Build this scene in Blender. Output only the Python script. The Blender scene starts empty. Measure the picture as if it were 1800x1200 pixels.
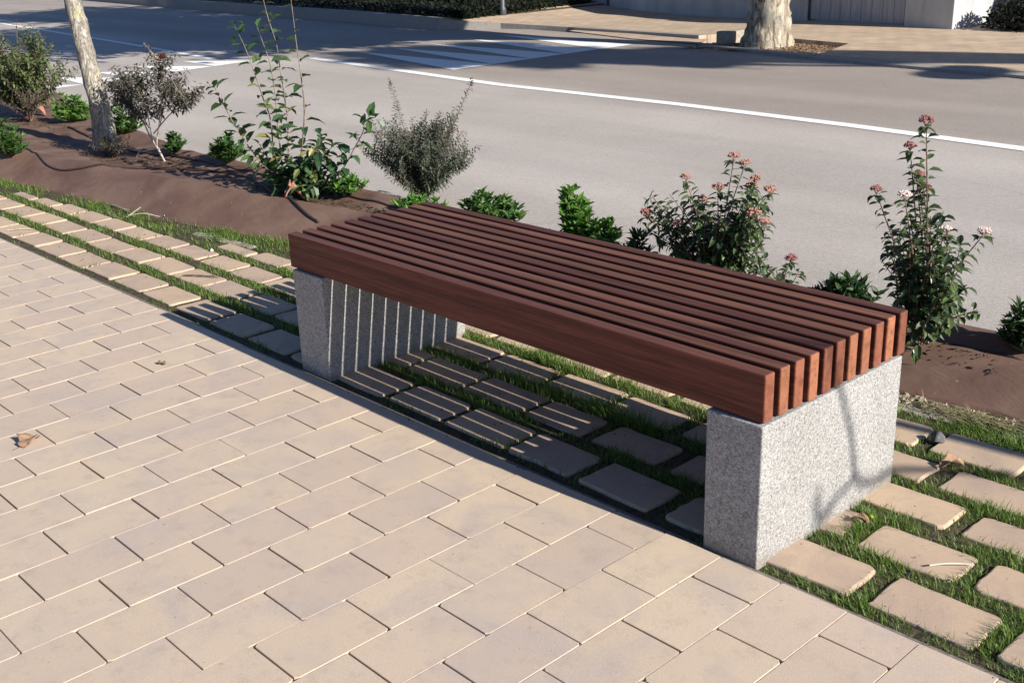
import bpy, math, random
import numpy as np
from mathutils import Vector, Matrix
R = random.Random(7)
PI = math.pi
sc = bpy.context.scene
col = sc.collection

# ---------------------------------------------------------------- camera
CAM = np.array([0.71022, -1.90846, 1.38997])
YAW, PITCH, ROLL, FPX = -0.8255, 0.3490, -0.0355, 1980.0   # focal length in pixels of an 1800 px wide frame
def _rot(y, p, r):
    cy, sy, cp, sp, cr, sr = math.cos(y), math.sin(y), math.cos(p), math.sin(p), math.cos(r), math.sin(r)
    f = np.array([sy*cp, cy*cp, -sp]); ri = np.array([cy, -sy, 0.]); u = np.cross(ri, f)
    return np.array([cr*ri+sr*u, -sr*ri+cr*u, f])
CM = _rot(YAW, PITCH, ROLL)
cam_data = bpy.data.cameras.new('camera'); cam_data.sensor_width = 36; cam_data.lens = FPX/1800*36
cam_data.clip_start = .05; cam_data.clip_end = 1500
cam = bpy.data.objects.new('camera', cam_data); col.objects.link(cam)
m = Matrix.Identity(4)
for i in range(3):
    m[i][0] = CM[0][i]; m[i][1] = CM[1][i]; m[i][2] = -CM[2][i]; m[i][3] = CAM[i]
cam.matrix_world = m
sc.camera = cam

# ---------------------------------------------------------------- light
SUN_EL, SUN_AZ = math.radians(27.1), math.radians(4.3)      # azimuth measured from +x towards +y
w = bpy.data.worlds.new("World"); sc.world = w; w.use_nodes = True
nt = w.node_tree; bg = nt.nodes['Background']
sky = nt.nodes.new('ShaderNodeTexSky'); sky.sky_type = 'NISHITA'; sky.sun_disc = False
sky.sun_elevation = SUN_EL; sky.sun_rotation = PI/2 - SUN_AZ
sky.air_density = 1.0; sky.dust_density = .4; sky.ozone_density = 3.
tint = nt.nodes.new('ShaderNodeMix'); tint.data_type = 'RGBA'; tint.blend_type = 'MULTIPLY'; tint.inputs[0].default_value = 1
tint.inputs[7].default_value = (.86, .95, 1.17, 1); nt.links.new(sky.outputs[0], tint.inputs[6]); nt.links.new(tint.outputs[2], bg.inputs[0]); bg.inputs[1].default_value = .055
sd = bpy.data.lights.new('sun', 'SUN'); sd.energy = 5.0; sd.angle = math.radians(.53); sd.color = (1., .94, .84)
sun = bpy.data.objects.new('sun', sd); col.objects.link(sun)
sun.rotation_euler = Vector((math.cos(SUN_EL)*math.cos(SUN_AZ), math.cos(SUN_EL)*math.sin(SUN_AZ), math.sin(SUN_EL))).to_track_quat('Z', 'Y').to_euler()
sc.view_settings.view_transform = 'Standard'; sc.view_settings.look = 'None'
sc.view_settings.exposure = .75; sc.view_settings.gamma = 1

# ---------------------------------------------------------------- helpers
def ray(px, py): return CM.T @ np.array([(px-900)/FPX, (600-py)/FPX, 1.])
def atz(px, py, z=0.):
    d = ray(px, py); return CAM + (z-CAM[2])/d[2]*d
def aty(px, py, y):
    d = ray(px, py); return CAM + (y-CAM[1])/d[1]*d

class MB:
    def __init__(s): s.v = []; s.f = []; s.sm = False
    def add(s, vs, fs):
        o = len(s.v); s.v += [tuple(map(float, v)) for v in vs]; s.f += [tuple(i+o for i in f) for f in fs]
    def box(s, a, b, bev=0.):
        x0, y0, z0 = a; x1, y1, z1 = b
        if bev <= 0:
            s.add([(x0,y0,z0),(x1,y0,z0),(x1,y1,z0),(x0,y1,z0),(x0,y0,z1),(x1,y0,z1),(x1,y1,z1),(x0,y1,z1)],
                  [(0,3,2,1),(4,5,6,7),(0,1,5,4),(1,2,6,5),(2,3,7,6),(3,0,4,7)])
        else:
            import bmesh
            bm = bmesh.new(); bmesh.ops.create_cube(bm, size=1)
            for v in bm.verts:
                v.co = Vector((x0 if v.co.x < 0 else x1, y0 if v.co.y < 0 else y1, z0 if v.co.z < 0 else z1))
            bmesh.ops.bevel(bm, geom=list(bm.edges), offset=bev, segments=3, profile=.5, affect='EDGES')
            bm.verts.index_update()
            s.add([v.co for v in bm.verts], [[v.index for v in f.verts] for f in bm.faces]); bm.free()
    def tube(s, pts, rad, n=6, cap=True):
        pts = [np.array(p, float) for p in pts]; k = len(pts)
        if not hasattr(rad, '__len__'): rad = [rad]*k
        o = len(s.v); ref = np.array([.31, .17, .93]) 
        for i, p in enumerate(pts):
            t = pts[min(i+1, k-1)]-pts[max(i-1, 0)]; t = t/(np.linalg.norm(t)+1e-9)
            rr = ref if abs(t@ref) < .9 else np.array([1., 0, 0])
            a = np.cross(t, rr); a /= np.linalg.norm(a); b = np.cross(t, a)
            if i and (a @ pa) < 0: a, b = -a, -b
            pa = a
            for j in range(n):
                q = 2*PI*j/n; s.v.append(tuple(p+rad[i]*(math.cos(q)*a+math.sin(q)*b)))
        for i in range(k-1):
            for j in range(n):
                s.f.append((o+i*n+j, o+i*n+(j+1) % n, o+(i+1)*n+(j+1) % n, o+(i+1)*n+j))
        if cap:
            s.f.append(tuple(o+j for j in range(n))[::-1]); s.f.append(tuple(o+(k-1)*n+j for j in range(n)))
    def leaf(s, p, d, up, L, W, fold=.25, droop=.25):
        d = d/np.linalg.norm(d); sd_ = np.cross(d, up); nn = np.linalg.norm(sd_)
        if nn < 1e-4: sd_ = np.cross(d, np.array([1., .2, 0])); nn = np.linalg.norm(sd_)
        sd_ /= nn; n = np.cross(sd_, d)
        c1 = p+d*L*.33-n*droop*L*.04; c2 = p+d*L*.70-n*droop*L*.28; t = p+d*L*.98-n*droop*L*.62
        h1 = sd_*W*.5; h2 = sd_*W*.40; u = n*W*fold
        s.add([p, c1-h1+u, c1, c1+h1+u, c2-h2+u*.8, c2, c2+h2+u*.8, t],
              [(0,2,1),(0,3,2),(1,2,5,4),(2,3,6,5),(4,5,7),(5,6,7)])
    def sleaf(s, p, d, up, L, W):
        d = d/np.linalg.norm(d); sd_ = np.cross(d, up); sd_ /= (np.linalg.norm(sd_)+1e-6); n = np.cross(sd_, d)
        c = p+d*L*.5
        s.add([p, c-sd_*W*.5+n*W*.15, p+d*L, c+sd_*W*.5+n*W*.15], [(0,3,2,1)])
    def build(s, name, mat, parent=None, smooth=False):
        me = bpy.data.meshes.new(name); me.from_pydata(s.v, [], s.f); me.update()
        if smooth: me.shade_smooth()
        if mat: me.materials.append(mat)
        o = bpy.data.objects.new(name, me); col.objects.link(o)
        if parent: o.parent = parent
        return o
def empty(name, loc=(0, 0, 0), rz=0):
    o = bpy.data.objects.new(name, None); col.objects.link(o); o.location = tuple(map(float, loc)); o.rotation_euler.z = rz
    o.empty_display_size = .1
    return o
def tag(o, label=None, cat=None, group=None, kind=None):
    if label: o['label'] = label
    if cat: o['category'] = cat
    if group: o['group'] = group
    if kind: o['kind'] = kind
    return o
def settle(child, parent):       # parts are modelled in world space; keep them there under their moved Empty
    bpy.context.view_layer.update()
    child.parent = parent; child.matrix_parent_inverse = Matrix.Translation(parent.location).inverted()

# ---------------------------------------------------------------- materials
def mat(name):
    m_ = bpy.data.materials.new(name); m_.use_nodes = True
    t = m_.node_tree; b = t.nodes['Principled BSDF']
    return m_, t, b
def N(t, typ, **k):
    n = t.nodes.new(typ)
    for a, v in k.items():
        if a.startswith('i_'):
            key = a[2:]; key = int(key) if key.isdigit() else key
            n.inputs[key].default_value = v
        else: setattr(n, a, v)
    return n
def ramp(t, fac, stops, interp='LINEAR'):
    r = t.nodes.new('ShaderNodeValToRGB'); e = r.color_ramp.elements; r.color_ramp.interpolation = interp
    while len(e) < len(stops): e.new(.5)
    for i, (p, c) in enumerate(stops):
        e[i].position = p; e[i].color = (*c, 1) if len(c) == 3 else c
    t.links.new(fac, r.inputs[0]); return r.outputs[0]
def noise(t, scale, detail=4, rough=.55, vec=None, dist=0.):
    n = N(t, 'ShaderNodeTexNoise', i_Scale=scale, i_Detail=detail, i_Roughness=rough, i_Distortion=dist)
    if vec is not None: t.links.new(vec, n.inputs['Vector'])
    return n.outputs['Fac']
def mix(t, a, b, fac, blend='MIX'):
    n = t.nodes.new('ShaderNodeMix'); n.data_type = 'RGBA'; n.blend_type = blend
    for s_, i in ((fac, 0), (a, 6), (b, 7)):
        if isinstance(s_, (int, float)): n.inputs[i].default_value = s_
        elif isinstance(s_, tuple): n.inputs[i].default_value = (*s_, 1)
        else: t.links.new(s_, n.inputs[i])
    return n.outputs[2]
def bump(t, b, h, strength=.3, dist=.01):
    n = N(t, 'ShaderNodeBump', i_Strength=strength, i_Distance=dist)
    t.links.new(h, n.inputs['Height']); t.links.new(n.outputs[0], b.inputs['Normal'])
def geo(t): return t.nodes.new('ShaderNodeNewGeometry').outputs
def vecs(t, scale=(1, 1, 1), src='Object'):
    tc = t.nodes.new('ShaderNodeTexCoord'); mp = N(t, 'ShaderNodeMapping'); mp.inputs['Scale'].default_value = scale
    t.links.new(tc.outputs[src], mp.inputs[0]); return mp.outputs[0]
def wpos(t, scale=(1, 1, 1)):
    mp = N(t, 'ShaderNodeMapping'); mp.inputs['Scale'].default_value = scale
    t.links.new(geo(t)['Position'], mp.inputs[0]); return mp.outputs[0]

def paver_mat(name, tones, stain=(.475, .395, .345), gloss=.75):
    m_, t, b = mat(name)
    c = ramp(t, geo(t)['Random Per Island'], [(i/(len(tones)-1), k) for i, k in enumerate(tones)])
    P = wpos(t)
    st = ramp(t, noise(t, 4.2, 4, .65, P, .8), [(.46, (0, 0, 0)), (.66, (.75, .75, .75))])
    c = mix(t, c, stain, st)
    st2 = ramp(t, noise(t, 13, 6, .75, P), [(.52, (0, 0, 0)), (.70, (.5, .5, .5))])
    c = mix(t, c, (.39, .30, .25), st2)
    fine = ramp(t, noise(t, 420, 2, .6, P), [(.3, (.86, .86, .86)), (.7, (1.08, 1.08, 1.08))])
    c = mix(t, c, fine, 1., 'MULTIPLY')
    spots = ramp(t, noise(t, 60, 2, .5, P), [(.71, (1, 1, 1)), (.76, (.72, .68, .64))])
    c = mix(t, c, spots, 1., 'MULTIPLY')
    t.links.new(c, b.inputs['Base Color']); b.inputs['Roughness'].default_value = gloss
    b.inputs['Specular IOR Level'].default_value = .35
    bump(t, b, noise(t, 300, 4, .7, P), .25, .004)
    return m_
M_paver = paver_mat('walkway_paver', [(0.570, 0.454, 0.346), (0.544, 0.428, 0.340), (0.585, 0.474, 0.356), (0.560, 0.444, 0.334), (0.525, 0.418, 0.334), (0.600, 0.484, 0.361), (0.539, 0.428, 0.334)])
M_gpaver = paver_mat('grass_paver', [(0.530, 0.403, 0.279), (0.468, 0.352, 0.257), (0.560, 0.418, 0.284), (0.459, 0.342, 0.257), (0.508, 0.378, 0.268)], stain=(0.377, 0.285, 0.231), gloss=.85)

def simple(name, c, rough=.8, sc_=40, amt=.25, spec=.3, bmp=.2, bd=.005, stretch=(1, 1, 1)):
    m_, t, b = mat(name); P = wpos(t, stretch)
    n = noise(t, sc_, 5, .65, P)
    lo = tuple(x*(1-amt) for x in c); hi = tuple(min(1, x*(1+amt)) for x in c)
    t.links.new(ramp(t, n, [(.3, lo), (.7, hi)]), b.inputs['Base Color'])
    b.inputs['Roughness'].default_value = rough; b.inputs['Specular IOR Level'].default_value = spec
    if bmp: bump(t, b, n, bmp, bd)
    return m_
M_sand = simple('joint_sand', (.26, .20, .155), .95, 90, .4)
M_soil = simple('soil', (.075, .062, .040), .95, 60, .6, .2, .8, .012)
M_kerb = simple('kerb_stone', (.30, .28, .26), .85, 30, .2)
M_edging = simple('edging_concrete', (.34, .30, .25), .9, 30, .3, .3, .4)
M_hose = simple('brown_hose', (.055, .035, .03), .55, 30, .2, .4, 0)
M_white = simple('road_paint', (.86, .86, .84), .7, 25, .12, .3, .1)
M_stone = simple('grey_stone', (.11, .105, .11), .8, 60, .3, .3, .5)
M_pole = simple('pole_paint', (.05, .055, .06), .45, 30, .2, .5, 0)
M_sign = simple('sign_plate', (.35, .36, .38), .4, 10, .05, .5, 0)

def road_mat():
    m_, t, b = mat('asphalt'); P = wpos(t)
    c = ramp(t, noise(t, .55, 4, .6, P), [(.35, (.425, .381, .343)), (.65, (.487, .440, .402))])
    sy = N(t, 'ShaderNodeSeparateXYZ'); t.links.new(P, sy.inputs[0])
    md = N(t, 'ShaderNodeMath', operation='MULTIPLY_ADD', i_1=.09); t.links.new(sy.outputs[0], md.inputs[0]); t.links.new(sy.outputs[1], md.inputs[2])
    lane = N(t, 'ShaderNodeMapRange'); lane.inputs[1].default_value = 5.1; lane.inputs[2].default_value = 5.9; t.links.new(md.outputs[0], lane.inputs[0])
    c = mix(t, c, mix(t, c, (.76, .725, .70), 1., 'MULTIPLY'), lane.outputs[0])
    # far lane is a slightly browner, older surface; wheel tracks run along the road
    tr = ramp(t, noise(t, 1., 3, .5, wpos(t, (.12, 1.3, 1))), [(.40, (.90, .90, .90)), (.62, (1.05, 1.05, 1.05))])
    c = mix(t, c, tr, 1., 'MULTIPLY')
    sp = ramp(t, noise(t, 130, 4, .8, P), [(.30, (.55, .55, .55)), (.5, (1, 1, 1)), (.70, (1.3, 1.28, 1.26))])
    c = mix(t, c, sp, 1., 'MULTIPLY')
    sp2 = ramp(t, noise(t, 55, 4, .7, P), [(.36, (.86, .86, .86)), (.6, (1.05, 1.05, 1.05))])
    c = mix(t, c, sp2, 1., 'MULTIPLY')
    fl = ramp(t, noise(t, 9, 6, .72, wpos(t, (1, 3.2, 1))), [(.705, (1, 1, 1)), (.73, (.62, .58, .55))])
    c = mix(t, c, fl, 1., 'MULTIPLY')
    ag = ramp(t, noise(t, 260, 1, .5, P), [(.60, (0, 0, 0)), (.66, (.5, .5, .5))])
    c = mix(t, c, (.62, .60, .57), ag)
    cr = N(t, 'ShaderNodeTexVoronoi', feature='DISTANCE_TO_EDGE', i_Scale=.42)
    wv = N(t, 'ShaderNodeMix', data_type='VECTOR'); wv.inputs[0].default_value = .22; t.links.new(P, wv.inputs[4])
    nn = N(t, 'ShaderNodeTexNoise', i_Scale=1.7, i_Detail=6.); t.links.new(P, nn.inputs['Vector']); t.links.new(nn.outputs['Color'], wv.inputs[5]); t.links.new(wv.outputs[1], cr.inputs['Vector'])
    ck = ramp(t, cr.outputs['Distance'], [(0, (.80, .79, .78)), (.0035, (1, 1, 1))]); cm = ramp(t, noise(t, .8, 2, .5, P), [(.50, (0, 0, 0)), (.60, (.7, .7, .7))])
    c = mix(t, c, mix(t, c, ck, 1., 'MULTIPLY'), cm)
    t.links.new(c, b.inputs['Base Color']); b.inputs['Roughness'].default_value = .8; b.inputs['Specular IOR Level'].default_value = .35
    bump(t, b, noise(t, 190, 3, .7, P), .5, .004)
    return m_
M_road = road_mat()

def mat_textile():
    m_, t, b = mat('brown_weed_membrane'); P = wpos(t)
    c = ramp(t, noise(t, 3.2, 4, .6, P, .5), [(.34, (.122, .069, .051)), (.5, (.158, .094, .070)), (.68, (.205, .130, .096))])
    wv = N(t, 'ShaderNodeTexWave', i_Scale=90., i_Distortion=.3); t.links.new(P, wv.inputs[0])
    c = mix(t, c, ramp(t, wv.outputs['Fac'], [(0, (.9, .9, .9)), (1, (1.05, 1.05, 1.05))]), 1., 'MULTIPLY')
    dirt = ramp(t, noise(t, 26, 5, .75, P), [(.60, (0, 0, 0)), (.72, (.7, .7, .7))])
    c = mix(t, c, (.16, .12, .09), dirt)
    fl = ramp(t, noise(t, 48, 2, .5, P), [(.745, (0, 0, 0)), (.76, (1, 1, 1))])
    c = mix(t, c, (.30, .25, .2), fl)
    t.links.new(c, b.inputs['Base Color']); b.inputs['Roughness'].default_value = .72; b.inputs['Specular IOR Level'].default_value = .35
    bump(t, b, noise(t, 5, 5, .6, wpos(t, (1, 2.6, 1)), 1.), .13, .04)
    return m_
M_membrane = mat_textile()

def mat_wood(end=False):
    m_, t, b = mat('tropical_wood_end' if end else 'tropical_wood')
    oi = t.nodes.new('ShaderNodeObjectInfo')
    V = vecs(t, (1.3, 38, 38) if not end else (30, 30, 30))
    addv = N(t, 'ShaderNodeVectorMath', operation='ADD'); cmb = N(t, 'ShaderNodeCombineXYZ')
    mul = N(t, 'ShaderNodeMath', operation='MULTIPLY', i_1=37.); t.links.new(oi.outputs['Random'], mul.inputs[0])
    for i in range(3): t.links.new(mul.outputs[0], cmb.inputs[i])
    t.links.new(V, addv.inputs[0]); t.links.new(cmb.outputs[0], addv.inputs[1])
    g = noise(t, 1.6, 6, .62, addv.outputs[0], .4)
    g2 = noise(t, 7., 3, .6, addv.outputs[0])
    c = ramp(t, g, [(.32, (.086, .027, .018)), (.5, (.138, .044, .029)), (.68, (.205, .070, .045))])
    tint = oi.outputs['Color']       # every board has its own tone
    c = mix(t, c, tint, 1., 'MULTIPLY')
    c = mix(t, c, ramp(t, g2, [(.35, (.8, .8, .8)), (.6, (1.08, 1.08, 1.08))]), 1., 'MULTIPLY')
    # weathering: the upward faces are greyed, the end grain stays orange
    sep = N(t, 'ShaderNodeSeparateXYZ'); tc = t.nodes.new('ShaderNodeTexCoord'); t.links.new(tc.outputs['Normal'], sep.inputs[0])
    upf = ramp(t, sep.outputs[2], [(.4, (0, 0, 0)), (.95, (.5, .5, .5))])
    c = mix(t, c, mix(t, (.118, .072, .060), tint, .8, 'MULTIPLY'), upf)
    ax = N(t, 'ShaderNodeMath', operation='ABSOLUTE'); t.links.new(sep.outputs[0], ax.inputs[0])
    ef = ramp(t, ax.outputs[0], [(.6, (0, 0, 0)), (.9, (.8, .8, .8))])
    c = mix(t, c, mix(t, (.255, .108, .066), tint, 1., 'MULTIPLY'), ef)
    gr = ramp(t, noise(t, 1.1, 5, .65, addv.outputs[0]), [(.34, (.62, .58, .58)), (.5, (1, 1, 1)), (.66, (1.18, 1.15, 1.12))])
    c = mix(t, c, gr, .8, 'MULTIPLY')
    t.links.new(c, b.inputs['Base Color'])
    b.inputs['Roughness'].default_value = .58; b.inputs['Specular IOR Level'].default_value = .22
    bump(t, b, g2, .12, .002)
    return m_
M_wood = mat_wood()

def mat_granite():
    m_, t, b = mat('granite_concrete'); P = vecs(t)
    n1 = noise(t, 260, 3, .8, P, 1.2); n2 = noise(t, 120, 2, .6, P)
    c = ramp(t, n1, [(.34, (.085, .082, .080)), (.44, (.27, .265, .26)), (.53, (.45, .447, .44)), (.68, (.56, .555, .545))])
    c = mix(t, c, ramp(t, n2, [(.38, (.66, .65, .65)), (.58, (1, 1, 1))]), .8, 'MULTIPLY')
    c = mix(t, c, ramp(t, noise(t, 4, 4, .6, P), [(.3, (.84, .83, .82)), (.7, (1, 1, 1))]), 1., 'MULTIPLY')
    sz = N(t, 'ShaderNodeSeparateXYZ'); t.links.new(vecs(t), sz.inputs[0])
    nz = N(t, 'ShaderNodeMath', operation='MULTIPLY_ADD', i_1=-.12); t.links.new(noise(t, 14, 6, .75, P), nz.inputs[0]); t.links.new(sz.outputs[2], nz.inputs[2])
    oz = N(t, 'ShaderNodeMath', operation='ADD', i_1=.052); t.links.new(nz.outputs[0], oz.inputs[0])
    splash = ramp(t, oz.outputs[0], [(0., (.5, .5, .5)), (.004, (.2, .2, .2)), (.02, (0, 0, 0))])      # soil splashed on the foot of the block
    c = mix(t, c, (.20, .16, .12), splash)
    t.links.new(c, b.inputs['Base Color']); b.inputs['Roughness'].default_value = .85; b.inputs['Specular IOR Level'].default_value = .3
    bump(t, b, n1, .4, .003)
    return m_
M_granite = mat_granite()

def mat_leaf(name, cols, trans=.3, rough=.45, tcol=None, spec=.45):
    m_, t, b = mat(name)
    g = geo(t); c = ramp(t, g['Random Per Island'], [(i/(len(cols)-1), k) for i, k in enumerate(cols)])
    t.links.new(c, b.inputs['Base Color']); b.inputs['Roughness'].default_value = rough; b.inputs['Specular IOR Level'].default_value = spec
    tr = t.nodes.new('ShaderNodeBsdfTranslucent'); c2 = mix(t, c, (1.3, 1.5, .6), 1., 'MULTIPLY')
    t.links.new(c2, tr.inputs[0])
    ms = t.nodes.new('ShaderNodeMixShader'); ms.inputs[0].default_value = trans
    out = t.nodes['Material Output']
    t.links.new(b.outputs[0], ms.inputs[1]); t.links.new(tr.outputs[0], ms.inputs[2]); t.links.new(ms.outputs[0], out.inputs[0])
    return m_
M_grass = mat_leaf('grass_blades', [(.055, .105, .017), (.10, .185, .028), (.145, .24, .04), (.07, .135, .022), (.19, .26, .055), (.11, .19, .033), (.26, .24, .12)], .35, .5)
M_drygrass = mat_leaf('dry_grass', [(.30, .25, .14), (.22, .22, .09), (.38, .32, .2)], .2, .7)
M_photinia = mat_leaf('photinia_leaves', [(.032, .066, .032), (.045, .088, .040), (.065, .12, .055), (.025, .055, .025), (.10, .17, .04), (.05, .11, .045), (.03, .08, .03), (.04, .09, .03), (.055, .12, .04), (.03, .07, .03), (.05, .10, .035), (.24, .22, .06)], .22, .38, spec=.35)
M_grey = mat_leaf('grey_green_leaves', [(.046, .068, .044), (.070, .094, .056), (.038, .052, .036), (.10, .125, .08), (.060, .074, .050), (.078, .048, .042)], .15, .6)
M_brown = mat_leaf('brown_green_leaves', [(.055, .058, .045), (.085, .08, .062), (.045, .045, .038), (.10, .10, .075), (.075, .055, .045)], .15, .6)
M_olive = mat_leaf('olive_leaves', [(.06, .085, .030), (.10, .14, .045), (.04, .055, .025), (.15, .19, .07), (.08, .10, .05)], .2, .5)
M_bright = mat_leaf('bright_green_leaves', [(.060, .15, .022), (.095, .22, .035), (.045, .11, .02), (.14, .27, .05), (.075, .17, .03)], .3, .4)
M_mid = mat_leaf('mid_green_leaves', [(.035, .09, .022), (.06, .14, .03), (.028, .065, .02), (.10, .19, .045), (.05, .11, .03)], .25, .4)
M_dark = mat_leaf('dark_green_leaves', [(.022, .05, .018), (.035, .075, .024), (.018, .036, .018), (.06, .11, .032), (.03, .06, .022)], .2, .38)
M_vib = mat_leaf('viburnum_leaves', [(.034, .058, .026), (.058, .092, .036), (.028, .044, .024), (.10, .15, .05), (.048, .075, .033), (.14, .19, .07)], .2, .36)
M_crown = mat_leaf('tree_crown_leaves', [(.04, .08, .02), (.07, .12, .03), (.05, .09, .03)], .03, .5)
M_redtip = mat_leaf('red_shoot_leaves', [(.15, .05, .042), (.20, .07, .055), (.11, .045, .04)], .2, .5)
M_pink = mat_leaf('pink_flower_buds', [(.42, .21, .16), (.52, .30, .22), (.34, .15, .12), (.46, .25, .18)], .1, .7)
M_rosebud = mat_leaf('deep_pink_flower_buds', [(.28, .10, .10), (.36, .16, .14), (.20, .07, .07)], .1, .7)
M_wflower = mat_leaf('white_flower_buds', [(.75, .66, .62), (.65, .42, .40), (.8, .75, .7)], .1, .7)
M_stem = simple('brown_stem', (.15, .095, .07), .7, 60, .4, .3, .2, .002)
M_palestem = simple('pale_stem', (.42, .35, .28), .7, 60, .3, .3, .2, .002)
M_photstem = simple('grey_brown_stem', (.20, .15, .12), .7, 30, .6, .3, .2, .002)
M_greenstem = simple('green_stem', (.12, .12, .06), .6, 60, .3, .3, .2, .002)
M_dryleaf = simple('dry_leaf', (.30, .19, .12), .7, 50, .35, .3, .5, .003)
M_terra = simple('terracotta_leaf', (.30, .15, .10), .7, 50, .35, .3, .5, .003)
M_paledebris = simple('pale_debris', (.6, .56, .5), .7, 50, .2)
def mat_bark(name, c0, c1, c2, yel=False, sx=26, dist=1.2, zs=.16):
    m_, t, b = mat(name)
    P = wpos(t, (1, 1, zs))
    n = noise(t, sx, 5, .65, P, dist)
    c = ramp(t, n, [(.36, c2), (.44, c1), (.49, c0), (.53, c1), (.62, c2)] if yel else [(.36, c0), (.47, c1), (.60, c2)])
    c = mix(t, c, ramp(t, noise(t, 60, 4, .7, wpos(t)), [(.3, (.75, .75, .75)), (.6, (1.05, 1.05, 1.05))]), 1., 'MULTIPLY')
    if yel:
        ly = ramp(t, noise(t, 12, 5, .7, wpos(t)), [(.60, (0, 0, 0)), (.68, (.6, .6, .6))])
        c = mix(t, c, (.42, .40, .12), ly)
    t.links.new(c, b.inputs['Base Color']); b.inputs['Roughness'].default_value = .85; b.inputs['Specular IOR Level'].default_value = .2
    bump(t, b, n, .9, .02)
    return m_
M_barkA = mat_bark('furrowed_bark', (.13, .11, .09), (.31, .28, .235), (.44, .41, .36), True, 40, .5, .12)
M_barkB = mat_bark('plane_bark', (.12, .09, .07), (.30, .25, .19), (.52, .48, .38), False, 9, 1.5)

def mat_wall():
    m_, t, b = mat('whitewashed_wall'); P = wpos(t)
    c = ramp(t, noise(t, 1.3, 5, .65, P), [(.3, (.38, .39, .41)), (.7, (.52, .53, .54))])
    c = mix(t, c, ramp(t, noise(t, 3., 4, .7, wpos(t, (1, 1, .15))), [(.35, (.72, .72, .73)), (.6, (1, 1, 1))]), .7, 'MULTIPLY')
    t.links.new(c, b.inputs['Base Color']); b.inputs['Roughness'].default_value = .9
    bump(t, b, noise(t, 30, 4, .6, P), .4, .01)
    return m_
M_wall = mat_wall()
M_gate = simple('grey_gate_boards', (.33, .33, .36), .7, 4, .25, .3, .2, .01, (12, 12, .4))
M_dark_leafy = mat_leaf('shaded_hedge_leaves', [(.012, .018, .010), (.022, .030, .014), (.010, .013, .008)], .15, .6)  # leaf colours darkened far down, shade of the far side painted in

# ---------------------------------------------------------------- ground, road
def sheet(name, poly, z, material):
    me = bpy.data.meshes.new(name)
    vs = [(p[0], p[1], p[2] if len(p) > 2 else z) for p in poly]
    me.from_pydata(vs, [], [tuple(range(len(vs)))]); me.update(); me.materials.append(material)
    o = bpy.data.objects.new(name, me); col.objects.link(o); return tag(o, kind='structure')
ZR = -.10
sheet('ground', [(-400, -400), (400, -400), (400, 400), (-400, 400)], -.16, M_soil)
def roadL(x): return 9.38-.135*(x+2.2)          # far kerb line
sheet('road', [(-60, 1.66), (12, 1.66), (12, roadL(12)+.3), (-13.5, roadL(-13.5)+.3), (-60, roadL(-60)+.3)], ZR, M_road)

# near walkway: bond of rectangular pavers, courses across the walk
PW, PL, PH = .16488, .24, .11554
def slab(mb, x0, x1, y0, y1, z, ch=.0035, dep=.03, rz=0., tl=(0, 0), kc=1.):
    cx, cy = (x0+x1)/2, (y0+y1)/2; hx, hy = (x1-x0)/2, (y1-y0)/2
    def P(u, v, zz):
        X, Y = u*math.cos(rz)-v*math.sin(rz), u*math.sin(rz)+v*math.cos(rz)
        return (cx+X, cy+Y, zz+tl[0]*u+tl[1]*v)
    k = ch*1.1
    def ring(h, w_, zz, cut):
        return [P(-h+cut, -w_, zz), P(h-cut, -w_, zz), P(h, -w_+cut, zz), P(h, w_-cut, zz), P(h-cut, w_, zz), P(-h+cut, w_, zz), P(-h, w_-cut, zz), P(-h, -w_+cut, zz)]
    a = ring(hx-k, hy-k, z, k*kc); b_ = ring(hx, hy, z-ch, k*kc); c_ = ring(hx, hy, z-dep, k*kc)
    o = [tuple(range(8))]
    for i in range(8):
        j = (i+1) % 8
        o.append((i, 8+i, 8+j, j)); o.append((8+i, 16+i, 16+j, 8+j))
    mb.add(a+b_+c_, o)
mb = MB()
for k in range(-30, 150):
    xr = -k*PW; xl = xr-PW          # course between joints k and k+1
    half = (k % 2 == 1)
    ys = [0.] + ([-PH-n*PL for n in range(0, 22)] if half else [-n*PL for n in range(1, 22)])
    shift = R.uniform(-.002, .002)
    for a, b_ in zip(ys[:-1], ys[1:]):
        g = .0010
        gy = R.choice([.0024, .0024, .0010, .0018])
        slab(mb, xl+g*.6, xr-g*.6, b_+gy+(0 if b_ < -1e-6 else 0)+shift, a-(gy if a < -1e-6 else .0)+(shift if a < -1e-6 else R.uniform(-.002, .002)),
             R.uniform(-.0008, .0008), .0010, .02, R.uniform(-.003, .003), (R.uniform(-.004, .004), R.uniform(-.004, .004)), R.choice([1, 1, 2, 3, 5, 7]))
pav = tag(mb.build('pavement', M_paver), kind='structure')
sheet('pavement_bed', [(-30, -6), (6, -6), (6, -.002), (-30, -.002)], -.0075, M_sand)
mb = MB()
for k in range(-30, 150):
    x = -k*PW; y = 0.
    while y > -5.:
        L_ = R.uniform(.03, .22); z = R.choice([-.0016, -.0022, -.0030, -.0045])
        mb.add([(x-.0022, y-L_, z), (x+.0022, y-L_, z), (x+.0022, y, z), (x-.0022, y, z)], [(0, 1, 2, 3)]); y -= L_
tag(mb.build('joint_fill', simple('joint_fill_sand', (.29, .235, .18), .95, 120, .4)), kind='structure')

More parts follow.
